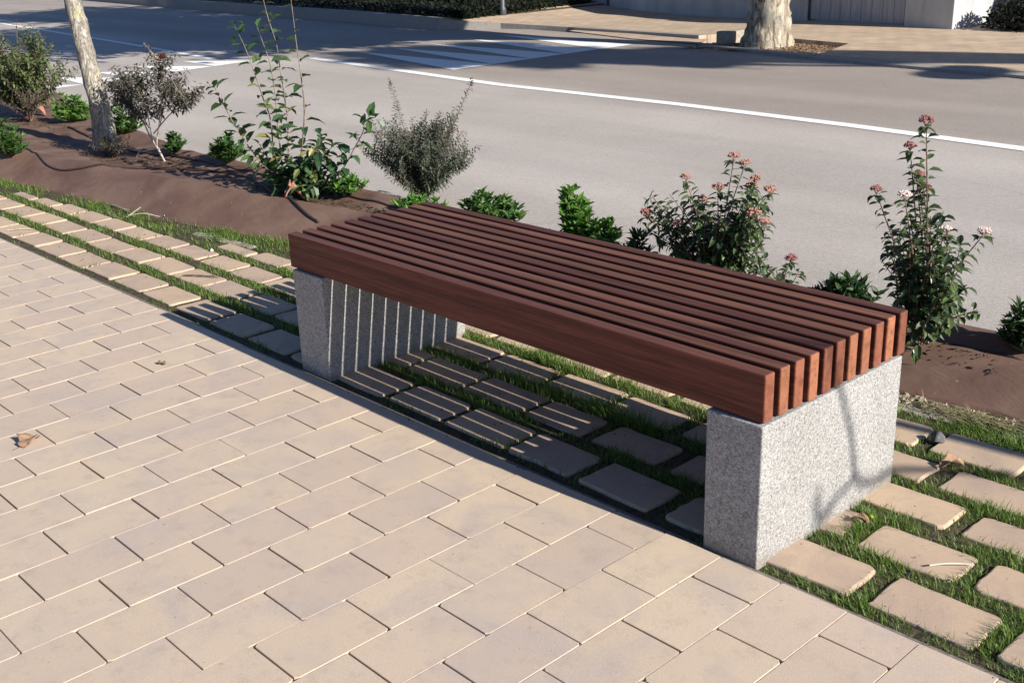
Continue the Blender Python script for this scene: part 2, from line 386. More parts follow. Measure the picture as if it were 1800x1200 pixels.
# grass-jointed strip
def kerby(x): return .750+.095*(x+4.2)+(.0 if x > -6 else .0)
def front(x):                                    # foot of the membrane slope
    pts = [(-30, -1.6), (-9, .26), (-6.55, .60), (-6.05, .66), (-4.97, .75), (-4.3, .87), (-3.9, .94), (-.85, 1.178), (-.47, 1.21), (4, 1.45), (12, 1.5)]
    for (a, b_), (c, d) in zip(pts[:-1], pts[1:]):
        if x <= c: return b_+(d-b_)*(x-a)/(c-a)
    return pts[-1][1]
sheet('soil_strip', [(-30, .0), (8, .0), (8, 1.62), (-30, 1.62)], -.0075, M_soil)
def rough_slab(mb, x0, x1, y0, y1, z, rz, tl):
    cx, cy, hx, hy = (x0+x1)/2, (y0+y1)/2, (x1-x0)/2, (y1-y0)/2
    cr = R.uniform(.008, .018); per = []
    for sx, sy, a0 in ((1, -1, -PI/2), (1, 1, 0), (-1, 1, PI/2), (-1, -1, PI)):
        c_ = cr*R.uniform(.6, 1.7)
        for q in range(4): a = a0+q/3*PI/2; per.append((sx*(hx-c_)+c_*math.cos(a), sy*(hy-c_)+c_*math.sin(a)))
        nx_, ny_ = (0, 1) if a0 in (-PI/2, PI/2) else (-1, 0)
        m_ = 4
        for q in range(1, m_):
            f = q/m_
            if a0 == -PI/2: per.append((hx, -hy+c_+(2*hy-2*c_)*f))
            elif a0 == 0: per.append((hx-c_-(2*hx-2*c_)*f, hy))
            elif a0 == PI/2: per.append((-hx, hy-c_-(2*hy-2*c_)*f))
            else: per.append((-hx+c_+(2*hx-2*c_)*f, -hy))
    n_ = len(per); J = [R.gauss(0, .0011)-(.004 if R.random() < .06 else 0) for _ in per]
    def P(u, v, zz):
        return (cx+u*math.cos(rz)-v*math.sin(rz), cy+u*math.sin(rz)+v*math.cos(rz), zz+tl[0]*u+tl[1]*v)
    rings = []
    for ins, dz in ((.0055, 0), (.0016, -.0016), (0, -.005), (0, -.03)):
        rg = []
        for (u, v), j in zip(per, J):
            L_ = math.hypot(u, v); k = (L_-ins+j)/L_; rg.append(P(u*k, v*k, z+dz+(R.uniform(-.0006, .0003) if dz else 0)))
        rings.append(rg)
    o = [tuple(range(n_))]
    for a in range(3):
        for i in range(n_): j = (i+1) % n_; o.append((a*n_+i, (a+1)*n_+i, (a+1)*n_+j, a*n_+j))
    mb.add(sum(rings, []), o)
mb = MB(); GP = []
rows = [(.052, .199), (.262, .402), (.466, .596), (.655, .786), (.842, .992)]
anchor = [-.317, -.468, -.309, -.466, -.592]
for r, (y0, y1) in enumerate(rows):
    for s_ in range(-16, 110):
        gap = .046 if s_ < 5 else .024
        xl = anchor[r]-.2840*s_; xr = xl+.2840-gap
        xr += R.uniform(-.004, .004); xl += R.uniform(-.004, .004)
        yy1 = min(y1, kerby((xl+xr)/2)-.035)
        if yy1-y0 < .05 or xl > 4.5: continue
        yj = R.uniform(-.004, .004)
        if yy1 > front((xl+xr)/2)-.02: continue
        GP.append((xl, xr, y0+yj, yy1+yj))
        rough_slab(mb, xl, xr, y0+yj, yy1+yj, R.uniform(-.003, .003), R.uniform(-.014, .014), (R.uniform(-.014, .014), R.uniform(-.014, .014)))
tag(mb.build('path', M_gpaver), kind='structure')
# metal edging between walkway and strip, concrete edging towards the bed
mb = MB(); xs = np.linspace(-20, 5, 90)
for a, b_ in zip(xs[:-1], xs[1:]):
    ya, yb = .004+.002*math.sin(a*3), .004+.002*math.sin(b_*3)
    mb.add([(a, ya, -.03), (b_, yb, -.03), (b_, yb, -.004), (a, ya, -.004), (a, ya+.010, -.004), (b_, yb+.010, -.004), (b_, yb+.010, -.03), (a, ya+.010, -.03)],
           [(0, 1, 2, 3), (3, 2, 5, 4), (4, 5, 6, 7)])
tag(mb.build('edging_strip', simple('edging_grey', (.19, .165, .14), .8, 60, .3)), kind='structure')
mb = MB()
x = -9.
while x < 4:
    L = .5; y = kerby(x+L/2)
    if y < front(x+L/2)-.03 and (x > -1.5 or R.random() < .4):
        slab(mb, x, x+L-.006, y-.022, y+.028, R.uniform(-.004, .004), .006, .05, .095+R.uniform(-.006, .006), (0, 0))
    x += L
tag(mb.build('edging_kerb', M_edging), kind='structure')

# planting bed: membrane stretched over a low mound
def vnoise(x, y, seed=0):
    return (math.sin(x*2.1+seed)+math.sin(y*5.3+x*1.3+seed*2)+math.sin(x*5.7-y*3.1+seed)*.6+math.sin(x*11.+y*9+seed)*.3)/2.9
def backy(x): return 1.56+(.195*(-6.2-x) if x < -6.2 else 0.)
def bedz(x, y):
    f = front(x); wd = .30 if x < -3.5 else max(.17, .30-(x+3.5)*.05)
    back = backy(x)
    t = (y-f)/wd
    if t <= 0: return -.015
    s_ = min(t, 1); s_ = s_*s_*(3-2*s_)
    z = .125*(.35*min(t, 1)+.65*s_)
    if t > 1:
        u = (y-f-wd)/max(back-.05-f-wd, .05); u = min(max(u, 0), 1)
        z -= .045*math.sin(PI*u)**.7
    z += .007*vnoise(x*1.1, y*1.4, 1)*min(t, 1)
    if t > 1: z += .004*math.sin(x*23+math.sin(y*9)*2)*math.sin(y*17+x*2)
    if y > back: z = z-(z+.04)*min((y-back)/.055, 1)
    return z
nx, ny = 640, 64
xs = np.linspace(-16, 4, nx); mb = MB()
for i, x in enumerate(xs):
    f = front(x)-.012+.012*math.sin(x*7)+.008*math.sin(x*19)
    for j in range(ny):
        y = f+(backy(x)+.07-f)*j/(ny-1)
        mb.v.append((x, y, bedz(x, y) if j else -.02))
for i in range(nx-1):
    for j in range(ny-1):
        mb.f.append((i*ny+j, (i+1)*ny+j, (i+1)*ny+j+1, i*ny+j+1))
tag(mb.build('planting_bed', M_membrane, smooth=True), kind='structure')
mb = MB(); x = -16
while x < 6:
    q = backy(x+.25)+.055; mb.box((x, q, -.2), (x+.49, q+.085, -.045), .006); x += .497
tag(mb.build('kerb', M_kerb), kind='structure')

def bed_at(px, py):          # the point of the bed surface seen at a picture position
    z = .1
    for _ in range(8):
        p = atz(px, py, z); z = .5*z+.5*bedz(p[0], p[1])
    return atz(px, py, z)

# soil and litter patches gathered in the trough, around the plants
mb = MB()
def litter(cx, cy, rx, ry, n, zf):
    for _ in range(n):
        a = R.uniform(0, 2*PI); r = math.sqrt(R.random()); x = cx+rx*r*math.cos(a); y = cy+ry*r*math.sin(a)
        z = zf(x, y)+.003; d = np.array([math.cos(a*3), math.sin(a*5), R.uniform(-.2, .3)])
        mb.leaf(np.array([x, y, z]), d, np.array([0, 0, 1.]), R.uniform(.006, .022), R.uniform(.003, .009), .2, R.uniform(-.3, .3))
for (px, py, rx, ry, n) in [(600, 365, .45, .10, 900), (200, 280, .45, .12, 800), (300, 292, .4, .08, 500), (1600, 600, .30, .04, 120), (500, 335, .3, .12, 400), (60, 215, .6, .1, 500)]:
    p = bed_at(px, py); litter(p[0], p[1], rx, ry, n, bedz)
tag(mb.build('leaf_litter', simple('litter', (.085, .062, .042), .9, 80, .6, .2, 0)), 'brown leaf litter scattered on the planting bed', 'leaf litter', kind='stuff')
mb = MB()
for _ in range(2600):
    x = R.uniform(-1.9, 1.0)
    y = kerby(x)+R.uniform(.02, max(.03, front(x)-kerby(x)))
    if y > front(x)+.01: continue
    sz = R.choice([.003, .004, .006, .009, .014]); a = R.random()*6
    p = np.array([x, y, -.012+sz*.3])
    vs = []
    for q in range(5): vs.append(p+np.array([math.cos(a+q*1.257), math.sin(a+q*1.257), R.uniform(-.3, .3)])*sz*R.uniform(.6, 1.))
    vs.append(p+np.array([0, 0, sz*.8])); mb.add(vs, [(q, (q+1) % 5, 5) for q in range(5)])
tag(mb.build('gravel', simple('gravel_bits', (.30, .25, .19), .9, 70, .5, .2, 0)), 'small stones and rubble between the edging and the brown bed', 'gravel', kind='stuff')

# ---------------------------------------------------------------- grass
mb = MB(); rs = np.random.RandomState(4)
UPV = np.array([0, 0, 1.])
def blade(x, y, h, wd, z=-.013):
    a = R.uniform(0, 2*PI); ln = R.uniform(.1, .85)
    d = np.array([math.cos(a)*ln, math.sin(a)*ln, 1.]); s_ = np.array([-math.sin(a), math.cos(a), 0])*wd*.5
    p = np.array([x, y, z]); q1 = p+d*h*.5; q2 = p+d*h*.85+np.array([math.cos(a), math.sin(a), -.25])*h*ln*.35
    mb.add([p-s_, p+s_, q1+s_*.75, q1-s_*.75, q2], [(0, 1, 2, 3), (3, 2, 4)])
def blk(x, y): return any(g[0] < x < g[1] and g[2] < y < g[3] for g in GP)
NG = 400000
X = np.where(rs.rand(NG) < .62, .75-(rs.rand(NG)**1.5)*10.2, rs.uniform(-3.6, .5, NG)); Y = rs.uniform(.014, 1.30, NG)
FR = np.array([front(q) for q in np.linspace(-11, 2, 400)]); KY = .75+.095*(X+4.2)
ok = (Y < np.interp(X, np.linspace(-11, 2, 400), FR)+.015) & ((X < -1.6) | (Y < KY+.03))
for g in GP: ok &= ~((X > g[0]+.001) & (X < g[1]-.001) & (Y > g[2]+.001) & (Y < g[3]-.001))
for g in ((-2.455, -2.275), (-.725, -.565)): ok &= ~((X > g[0]) & (X < g[1]) & (Y > .012) & (Y < .62))
S = np.sin
dens = .62+.30*(S(X*6.3+1)*S(Y*17+X*2)+.6*S(X*15.7+Y*9)+.5*S(X*31-Y*23))
edge_ = Y < .05
dens = np.where(edge_ & (X < -.75), dens-.55, np.where(edge_ & (X > -.5) & (X < -.2), dens+.1, np.where(edge_, dens-.15, dens)))
inrow = np.zeros(NG, bool)
for a_, b_ in rows: inrow |= (Y > a_) & (Y < b_) & (Y < KY-.04)
dens = np.where(inrow & (X < -2.6), dens-.62, dens)
dens = np.where(inrow & (X >= -2.6) & (X < -.75), dens-.30, dens)
dens = np.where((X > -.6) & inrow & (Y > .64), dens-.55, dens)
dens = np.where((Y > KY-.02), dens-.06+.25*S(X*4.7+2), dens)
ok &= rs.rand(NG) < dens*.95*np.where(X > -2, 1., .9)
for x, y, d_ in zip(X[ok], Y[ok], dens[ok]):
    far = min(1, max(0, (-x-1)/6))
    h = R.uniform(.013, .034)*(.75+.6*min(max(d_, 0), 1.2))*(1+.35*far)
    if -1.9 < x < -1.0 and .40 < y < .68: h *= 1.6
    if -2.2 < x < -.8 and y > .55: h *= 1.2
    if y < .05: h *= .75
    blade(x, y, h, R.uniform(.0016, .0030)*(1+.7*far))
tag(mb.build('grass', M_grass), 'short green grass growing in the joints between the square pavers', 'grass', kind='stuff')
mb = MB()
for _ in range(700):
    x = R.uniform(-2.5, .9); y = kerby(x)+R.gauss(.05, .04)
    if y > front(x)+.02: continue
    blade(x, y, R.uniform(.02, .05), .0022)
for _ in range(160):
    x = R.gauss(-.62, .12); y = kerby(x)+R.gauss(.02, .02); a = R.gauss(0, .5)
    p = np.array([x, y, .004]); q_ = p+np.array([math.cos(a)*.09, math.sin(a)*.05, R.uniform(.0, .02)])
    mb.tube([p, (p+q_)/2+np.array([0, 0, .01]), q_], .0009, 3, False)
tag(mb.build('dry_grass', M_drygrass), 'dry straw coloured grass along the foot of the brown bed', 'dry grass', kind='stuff')

mb = MB()
for _ in range(2600):
    x = .7-(R.random()**1.3)*7.5; y = R.uniform(-.01, kerby(x)+.05)
    if R.random() < .93:
        if blk(x, y) and R.random() < .75: continue
    sz = R.choice([.0012, .0016, .002, .003, .0045]); p = np.array([x, y, .0005 if blk(x, y) or y < 0 else -.005])
    vs = [p+np.array([math.cos(q*1.257), math.sin(q*1.257), R.uniform(-.3, .3)])*sz*R.uniform(.6, 1.) for q in range(5)]+[p+np.array([0, 0, sz*.9])]
    mb.add(vs, [(q, (q+1) % 5, 5) for q in range(5)])
tag(mb.build('soil_crumbs', M_soil), 'dark soil crumbs scattered between and on the square pavers', 'soil', kind='stuff')

# ---------------------------------------------------------------- bench
BY = -.0061; BO = Vector((-1.44, .24, 0))
bench = tag(empty('park_bench', (-1.52, .32, 0), BY), 'backless wooden slatted bench on two speckled concrete blocks', 'bench')
X0, X1, YF, YB, ZT, ZB = -2.4718, -.5719, .0254, .6253, .471, .3560
SW, SG = .03590, .02060
mb = MB(); L2 = (X1-X0)/2; hz = (ZT-ZB)/2
mb.box((-L2, -SW/2, -hz), (L2, SW/2, hz), .0042)
s0 = mb.build('slat', M_wood, bench)
for f in s0.data.polygons: f.use_smooth = False
for i in range(11):
    s_ = s0 if i == 0 else s0.copy()
    if i: col.objects.link(s_)
    s_.parent = bench; k_ = [.86, 1.02, .95, 1.18, .76, .70, 1.12, 1.05, .88, 1.28, .70][i]; s_.color = (k_*1.02, k_*(.92+.10*(k_ > 1)), k_*.92, 1)
    s_.location = ((X0+X1)/2+1.52+R.uniform(-.002, .002), YF+SW/2+i*(SW+SG)-.32, (ZT+ZB)/2+R.uniform(-.0008, .0008))
for a, b_ in ((-2.4506, -2.2800), (-.7226, -.5687)):
    mb = MB(); mb.box((a+1.52, .0165-.32, -.03), (b_+1.52, .6145-.32, ZB-.0035), .004)
    # flat steel packers between block and slats
    c = mb.build('concrete_support', M_granite, bench)
    for yy in (.10, .54):
        mb = MB(); mb.box(((a+b_)/2-.03+1.52, yy-.02-.32, ZB-.0035), ((a+b_)/2+.03+1.52, yy+.02-.32, ZB-.0002)); mb.build('mounting_plate', M_pole, bench)

# ---------------------------------------------------------------- plants
def nrm(v): return v/(np.linalg.norm(v)+1e-9)
def rdir(zmin=-.3, zmax=.9):
    a = R.uniform(0, 2*PI); z = R.uniform(zmin, zmax); r = math.sqrt(max(0, 1-z*z)); return np.array([r*math.cos(a), r*math.sin(a), z])
def curve(pts, n):
    P = [np.array(p) for p in pts]; out = []
    for i in range(n):
        t = i/(n-1)*(len(P)-1); k = min(int(t), len(P)-2); f = t-k
        p0 = P[max(k-1, 0)]; p1 = P[k]; p2 = P[k+1]; p3 = P[min(k+2, len(P)-1)]
        out.append(.5*((2*p1)+(-p0+p2)*f+(2*p0-5*p1+4*p2-p3)*f*f+(-p0+3*p1-3*p2+p3)*f**3))
    return out
def leafy(st, lf, path, r0, r1, L, W, step, start=.1, spread=1., pair=True, lift=.35, droop=.5, n=5, small=False):
    k = len(path); st.tube(path, [r0+(r1-r0)*i/(k-1) for i in range(k)], n)
    acc = 0; ang = R.uniform(0, 6); tot = sum(np.linalg.norm(path[i+1]-path[i]) for i in range(k-1)); done = 0
    for i in range(k-1):
        seg = path[i+1]-path[i]; ls = np.linalg.norm(seg); t = nrm(seg)
        while acc < ls:
            s_ = done+acc
            if s_/tot > start:
                p = path[i]+t*acc; ang += 1.57+R.uniform(-.4, .4)
                a0 = nrm(np.cross(t, np.array([.3, .9, .2]))); b0 = np.cross(t, a0)
                for q in ((0, PI) if pair else (0,)):
                    o = math.cos(ang+q)*a0+math.sin(ang+q)*b0
                    d = nrm(o*spread+t*lift+np.array([0, 0, R.uniform(-.25, .2)])+rdir()*.25)
                    sz = R.uniform(.7, 1.15)*(1-.25*(s_/tot))
                    if small: lf.sleaf(p, d, nrm(UPV+rdir()*.6), L*sz, W*sz)
                    else: lf.leaf(p+d*L*.08, d, nrm(UPV+rdir()*.5), L*sz, W*sz, R.uniform(.1, .35), droop*R.uniform(.3, 1.3))
            acc += step*R.uniform(.7, 1.3)
        acc -= ls; done += ls
def tuft(lf, p, L, W, n=5, up=.5, droop=.4):
    for _ in range(n):
        d = nrm(rdir(.0, .8)+np.array([0, 0, up])); lf.leaf(p, d, nrm(rdir()+UPV), L*R.uniform(.6, 1.), W*R.uniform(.8, 1), .25, droop)
def cluster(p, r, material, parent, n=95):
    mb = MB()
    for _ in range(n):
        d = rdir(.0, 1.); c = p+d*r*np.array([1, 1, .75])*R.uniform(.55, 1.); s_ = R.uniform(.0022, .0042)*(r/.02)**.5
        vs = [c+np.array(q)*s_ for q in ((1, 0, 0), (0, 1, 0), (-1, 0, 0), (0, -1, 0), (0, 0, 1.2), (0, 0, -1))]
        mb.add(vs, [(0, 1, 4), (1, 2, 4), (2, 3, 4), (3, 0, 4), (1, 0, 5), (2, 1, 5), (3, 2, 5), (0, 3, 5)])
    for _ in range(7):
        d = rdir(.2, .9); mb.tube([p-np.array([0, 0, r*.7]), p+d*r*np.array([1, 1, .4])*.7], .0007, 3, False)
    o = mb.build('flower_cluster', material); settle(o, parent); return o
def finish(name, base, st, lf, sm, lm, label, cat='shrub', group=None):
    e = tag(empty(name, base), label, cat, group)
    if st.f: settle(st.build('stem', sm), e)
    if lf.f: settle(lf.build('foliage', lm), e)
    return e
def shrub(name, base, w_, h, lean, nst, L, W, step, lm, sm, label, twigs=3, pair=True, low=.15, small=False, r0=.006, cat='shrub', group=None, flat=1., spires=(), red=0):
    """fan of branching stems filling an uneven crown w_ wide and h high"""
    st, lf = MB(), MB(); b = np.array(base, float); tips = []
    for i in range(nst):
        a = 2*PI*i/nst+R.uniform(-.5, .5); rr = R.uniform(.1, 1.)**.6; hh = h*R.uniform(.62, 1.05)*(1-.35*rr*rr)
        tip = b+np.array([math.cos(a)*rr*w_/2, math.sin(a)*rr*w_/2*flat, hh])+np.array(lean)*hh
        mid = b+np.array([math.cos(a)*rr*w_*.16, math.sin(a)*rr*w_*.16*flat, hh*.45])+np.array(lean)*hh*.4+rdir()*w_*.04
        P = curve([b+rdir()*.008, mid, tip], 9)
        leafy(st, lf, P, r0, r0*.25, L, W, step, low, small=small, pair=pair); tips.append(tip)
        for q in range(twigs):
            k = R.randint(2, 7); d = nrm(rdir(-.1, .9)+np.array([math.cos(a), math.sin(a)*flat, .3])*.6)
            ln = R.uniform(.16, .38)*h
            leafy(st, lf, curve([P[k], P[k]+d*ln*.5+np.array([0, 0, ln*.05]), P[k]+d*ln+np.array([0, 0, ln*.3])], 5), r0*.4, r0*.15, L*.9, W*.9, step, .1, small=small, pair=pair)
    for sp in spires:
        P = curve([b, b+(np.array(sp)-b)*.5+rdir()*.02, np.array(sp)], 12); leafy(st, lf, P, r0, r0*.3, L*.9, W*.9, step*1.1, .35, small=small)
    e = finish(name, base, st, lf, sm, lm, label, cat, group)
    return e, tips
def rosettes(name, base, w_, h, n, L, W, lm, label, cat='shrub', flat=.8, group=None):
    """low evergreen: many short stems each ending in an upright whorl of narrow leaves"""
    st, lf = MB(), MB(); b = np.array(base, float)
    for i in range(n):
        a = R.uniform(0, 2*PI); rr = math.sqrt(R.random()); hh = h*R.uniform(.25, 1.)*(1-.6*rr**3)
        tip = b+np.array([math.cos(a)*rr*w_/2, math.sin(a)*rr*w_/2*flat, hh])
        P = curve([b+rdir()*.01, b+(tip-b)*.5+np.array([0, 0, -.1*hh]), tip], 6)
        st.tube(P, .0025, 4)
        for k in range(2, 6):
            for q in range(5 if k < 5 else 8):
                d = nrm(rdir(.0, .7)+np.array([0, 0, .35 if k < 5 else .7])); lf.leaf(P[k], d, nrm(UPV+rdir()*.8), L*R.uniform(.6, 1.1), W*R.uniform(.8, 1.1), .25, R.uniform(0, .6))
    return finish(name, base, st, lf, M_greenstem, lm, label, cat, group)

# photinia: long bare stems drawn one by one
b = bed_at(520, 332); Y = b[1]
st, lf = MB(), MB()
PX = [[(482, 325), (477, 220), (462, 172), (447, 127), (429, 80), (410, 42)],
      [(500, 330), (490, 235), (483, 160), (474, 110), (466, 86), (452, 48)],
      [(508, 335), (506, 220), (502, 183), (493, 125), (486, 79), (470, 28), (456, -30)],
      [(522, 335), (535, 210), (530, 140), (522, 85), (516, 35), (507, -35)],
      [(495, 325), (440, 262), (408, 212), (386, 170), (377, 154)],
      [(560, 340), (600, 300), (622, 262), (638, 232), (642, 212), (660, 207)],
      [(540, 335), (550, 290), (560, 260), (563, 238)]]
for i, pl in enumerate(PX):
    off = [-.10, .05, .14, -.03, -.16, .06, -.08][i]
    pts = [aty(p[0], p[1], Y+off*min(1, k/2.)) for k, p in enumerate(pl)]
    leafy(st, lf, curve(pts, 22), .0048 if i < 4 else .004, .0014, .100, .050, .056 if i < 4 else .046, .08 if i < 4 else .15, 1., i != 3, .35, .7)
    if i >= 4 or i < 2:
        for _ in range(2): lf.leaf(pts[-1], nrm(rdir(-.2, .9)), UPV, .07, .034, .25, .4)
for _ in range(22):
    q = b+np.array([R.uniform(-.34, .46), R.uniform(-.18, .16), R.uniform(.04, .30)])
    leafy(st, lf, curve([b+rdir()*.03, (b+q)/2+rdir()*.03, q], 7), .003, .0015, .088, .043, .040, .1, 1., True, .3, .6)
photinia = finish('photinia', b, st, lf, M_photstem, M_photinia, 'tall open photinia with long bare stems and large glossy leaves', 'shrub')

# grey-green fine-leaved shrub behind the bench's far corner
b = bed_at(742, 358)
sp1, sp2 = aty(685, 143, b[1]-.05), aty(829, 143, b[1]+.06)
e, tips = shrub('mastic_shrub', b, .76, .48, (.0, 0, 0), 50, .032, .0125, .0108, M_grey, M_stem, 'grey green fine leaved shrub with two thin red tipped spires behind the bench corner', 7, True, .02, False, .003, flat=.7, spires=(sp1, sp2))
for s_ in (sp1, sp2):
    lf = MB()
    for _ in range(22):
        p = s_+rdir()*.006+np.array([0, 0, .01-R.random()*.07]); lf.leaf(p, nrm(rdir(-.1, .9)+UPV*.5), UPV, .017, .006, .2, .3)
    settle(lf.build('red_shoot', M_redtip), e)
for q in (668, 705, 722, 795, 812):
    p = aty(q+R.uniform(-5, 5), 225+R.uniform(-15, 30), b[1]); lf = MB()
    for _ in range(26): lf.leaf(p+rdir()*.025, nrm(rdir(-.1, .9)), UPV, .016, .007, .2, .3)
    settle(lf.build('red_shoot', M_redtip), e)

# brown-green shrub with pale twisted stems beside the young tree
b = bed_at(290, 284)
st, lf = MB(), MB(); Y = b[1]
main = [[(290, 285), (278, 262), (264, 240), (252, 215), (236, 195), (222, 182)], [(276, 258), (277, 235), (285, 205), (292, 170), (300, 150)],
        [(268, 248), (262, 215), (255, 175), (248, 150)], [(280, 262), (250, 262), (238, 280)], [(270, 235), (300, 200), (325, 185), (338, 170)],
        [(258, 220), (230, 190), (208, 165), (195, 155)], [(277, 240), (284, 180), (284, 140), (287, 108)], [(262, 225), (240, 185), (222, 150), (219, 137)]]
for i, pl in enumerate(main):
    off = [0, .04, -.06, -.05, .08, .05, .0, -.02][i]
    P = curve([aty(p[0], p[1], Y+off*k/3) for k, p in enumerate(pl)], 14)
    leafy(st, lf, P, .008 if i == 0 else .0045, .002, .044, .015, .019, .55 if i != 3 else 2., 1., True)
    if i == 3: continue
    for _ in range(24):
        k = R.randint(5 if i else 9, 13); d = nrm(rdir(-.2, .8)*np.array([1, .8, 1])); ln = R.uniform(.06, .16)
        leafy(st, lf, curve([P[k], P[k]+d*ln*.5, P[k]+d*ln+np.array([0, 0, .03])], 4), .0018, .0009, .042, .015, .016, .05)
e = finish('scrubby_shrub', b, st, lf, M_palestem, M_brown, 'brown green scrubby shrub with pale twisted stems and red shoot tips', 'shrub')
for (px, py, n, r) in ((286, 104, 60, .035), (219, 142, 34, .022), (281, 140, 40, .03)):
    p = aty(px, py, Y); lf = MB()
    for _ in range(n): lf.leaf(p+rdir()*R.random()*r*np.array([.8, .8, 1.2]), nrm(rdir(-.1, .9)+UPV*.5), UPV, .026, .009, .2, .3)
    settle(lf.build('red_shoot', M_redtip), e)

# big olive shrub at the left edge
b = bed_at(48, 205)
e, _ = shrub('evergreen_shrub', b, 1.05, .68, (.0, 0, 0), 44, .050, .024, .021, M_olive, M_stem, 'large olive green shrub at the left edge with brownish lower twigs', 6, True, .12, False, .007, flat=.8, spires=(aty(28, 35, b[1]),))
b = bed_at(66, 208)
e, _ = shrub('twiggy_shrub', b+np.array([.12, -.10, 0]), .85, .34, (.0, 0, 0), 18, .026, .010, .026, M_brown, M_stem, 'low twiggy brown grey bush in front of the large olive shrub', 4, True, .3, False, .004, flat=.7)

b = bed_at(200, 276)
shrub('weedy_bush', b, .42, .17, (.0, 0, 0), 22, .026, .008, .016, M_brown, M_stem, 'low dry weedy bush around the foot of the young leaning trunk', 4, True, .1, False, .002, flat=.6)
G1 = 'low rounded green plants set along the bed'
rosettes('low_plant', bed_at(14, 274), .30, .24, 46, .055, .016, M_mid, 'low bright green plant on the front slope at the left edge', 'plant', group=G1)
rosettes('low_plant', bed_at(128, 214), .34, .22, 40, .055, .018, M_bright, 'low green plant just left of the young leaning trunk', 'plant', group=G1)
rosettes('low_plant', bed_at(214, 236), .34, .22, 34, .055, .018, M_mid, 'low green plant just right of the young leaning trunk', 'plant', group=G1)
rosettes('low_plant', bed_at(306, 270), .19, .12, 30, .045, .014, M_mid, 'small green plant right of the pale twisted stems at the kerb', 'plant', group=G1)
rosettes('low_plant', bed_at(402, 286), .22, .17, 46, .05, .014, M_mid, 'dense round green plant left of the photinia', 'plant', group=G1)
rosettes('low_plant', bed_at(612, 340), .22, .09, 18, .05, .018, M_bright, 'low light green plant between photinia and grey shrub', 'plant', group=G1)
rosettes('low_plant', bed_at(745, 372), .34, .07, 20, .045, .014, M_bright, 'low yellow green plant under the grey shrub at the bench end', 'plant', group=G1)
rosettes('low_plant', bed_at(865, 392), .32, .15, 50, .05, .018, M_mid, 'spreading green plant behind the bench right of the grey shrub', 'plant', group=G1)
b = bed_at(1010, 432)
rosettes('upright_plant', b+np.array([0, 0, 0]), .17, .25, 44, .055, .018, M_bright, 'bright green upright plant alone behind the middle of the bench', 'plant')
rosettes('low_plant', bed_at(1060, 442), .14, .15, 24, .05, .016, M_bright, 'small bright green plant right of the upright one behind the bench', 'plant', group=G1)
rosettes('low_plant', bed_at(1120, 470), .16, .13, 16, .055, .014, M_dark, 'thin dark green plant left of the pink flowered viburnum', 'plant', group=G1)
rosettes('low_plant', bed_at(1492, 548), .26, .12, 40, .055, .018, M_dark, 'flat dark green plant behind the bench near its right end', 'plant', group=G1)
rosettes('low_plant', bed_at(1800, 618), .14, .17, 24, .05, .013, M_dark, 'narrow leaved dark plant cut by the right edge', 'plant', group=G1)

# viburnums: every flower head ends a leafy stem
def viburnum(base_px, heads, extra, label, L, W, mats, nfill, fillbox, sb=.0045, hr=.025):
    b = bed_at(*base_px); Y = b[1]; st, lf = MB(), MB()
    ends = []
    for (px, py, kind) in heads+extra:
        yy = Y+R.uniform(-.09, .09); t = aty(px, py, yy)
        m1 = b+(t-b)*.45+np.array([(b-t)[0]*.16, 0, 0])+rdir()*.012
        P = curve([b+rdir()*.012, m1, t], 14)
        leafy(st, lf, P, sb, .0014, L, W, L*.50, .22, 1., True, .25, .8)
        for _ in range(4): lf.leaf(t-np.array([0, 0, .012]), nrm(rdir(-.3, .3)), UPV, L*.75, W*.8, .25, .7)
        ends.append((t, kind))
    for _ in range(nfill):
        px, py = R.uniform(*fillbox[0]), R.uniform(*fillbox[1]); t = aty(px, py, Y+R.uniform(-.12, .12))
        m1 = b+(t-b)*.5+rdir()*.03
        leafy(st, lf, curve([b+rdir()*.01, m1, t], 9), .003, .0012, L, W, L*.6, .35, 1., True, .3, .8)
    e = finish('viburnum', b, st, lf, M_stem, M_vib, label, 'shrub', 'viburnums in flower behind the bench')
    for t, k in ends:
        if k: cluster(t+np.array([0, 0, .008]), hr*R.uniform(.85, 1.2), mats[k], e)
    return e
MK = {'p': M_pink, 'd': M_rosebud, 'w': M_wflower}
viburnum((1255, 500), [(1205, 316, 'p'), (1290, 279, 'p'), (1309, 291, 'p'), (1328, 319, 'p'), (1320, 332, 'p'), (1354, 338, 'p'), (1262, 334, 'p'),
    (1234, 356, 'p'), (1326, 380, 'p'), (1248, 394, 'p'), (1270, 397, 'p'), (1192, 398, 'p'), (1135, 379, 'd'), (1343, 395, 'p'), (1274, 424, 'p')],
    [(1168, 366, None), (1180, 385, None), (1222, 380, None), (1290, 350, None), (1300, 390, None), (1345, 360, None)],
    'bushy viburnum covered in many pale pink flower heads', .054, .023, MK, 92, ((1130, 1352), (340, 478)))
viburnum((1375, 530), [(1390, 459, 'd')], [(1350, 470, None), (1404, 478, None)], 'small dark viburnum sprig with one flower head right of the bushy pink one', .046, .022, MK, 3, ((1340, 1400), (468, 490)), .003, .020)
viburnum((1618, 603), [(1628, 218, 'd'), (1600, 262, 'd'), (1540, 338, 'd'), (1614, 312, 'd'), (1625, 335, 'd'), (1590, 348, 'w'), (1661, 410, 'w'), (1729, 412, 'w')],
    [(1658, 372, None), (1718, 545, None), (1610, 300, None), (1650, 440, None), (1560, 440, None), (1582, 400, None), (1700, 500, None), (1600, 380, None), (1636, 380, None)],
    'tall slender viburnum with few dark pink and white heads beside the bench end', .050, .025, MK, 60, ((1550, 1700), (400, 600)), .005, .022)

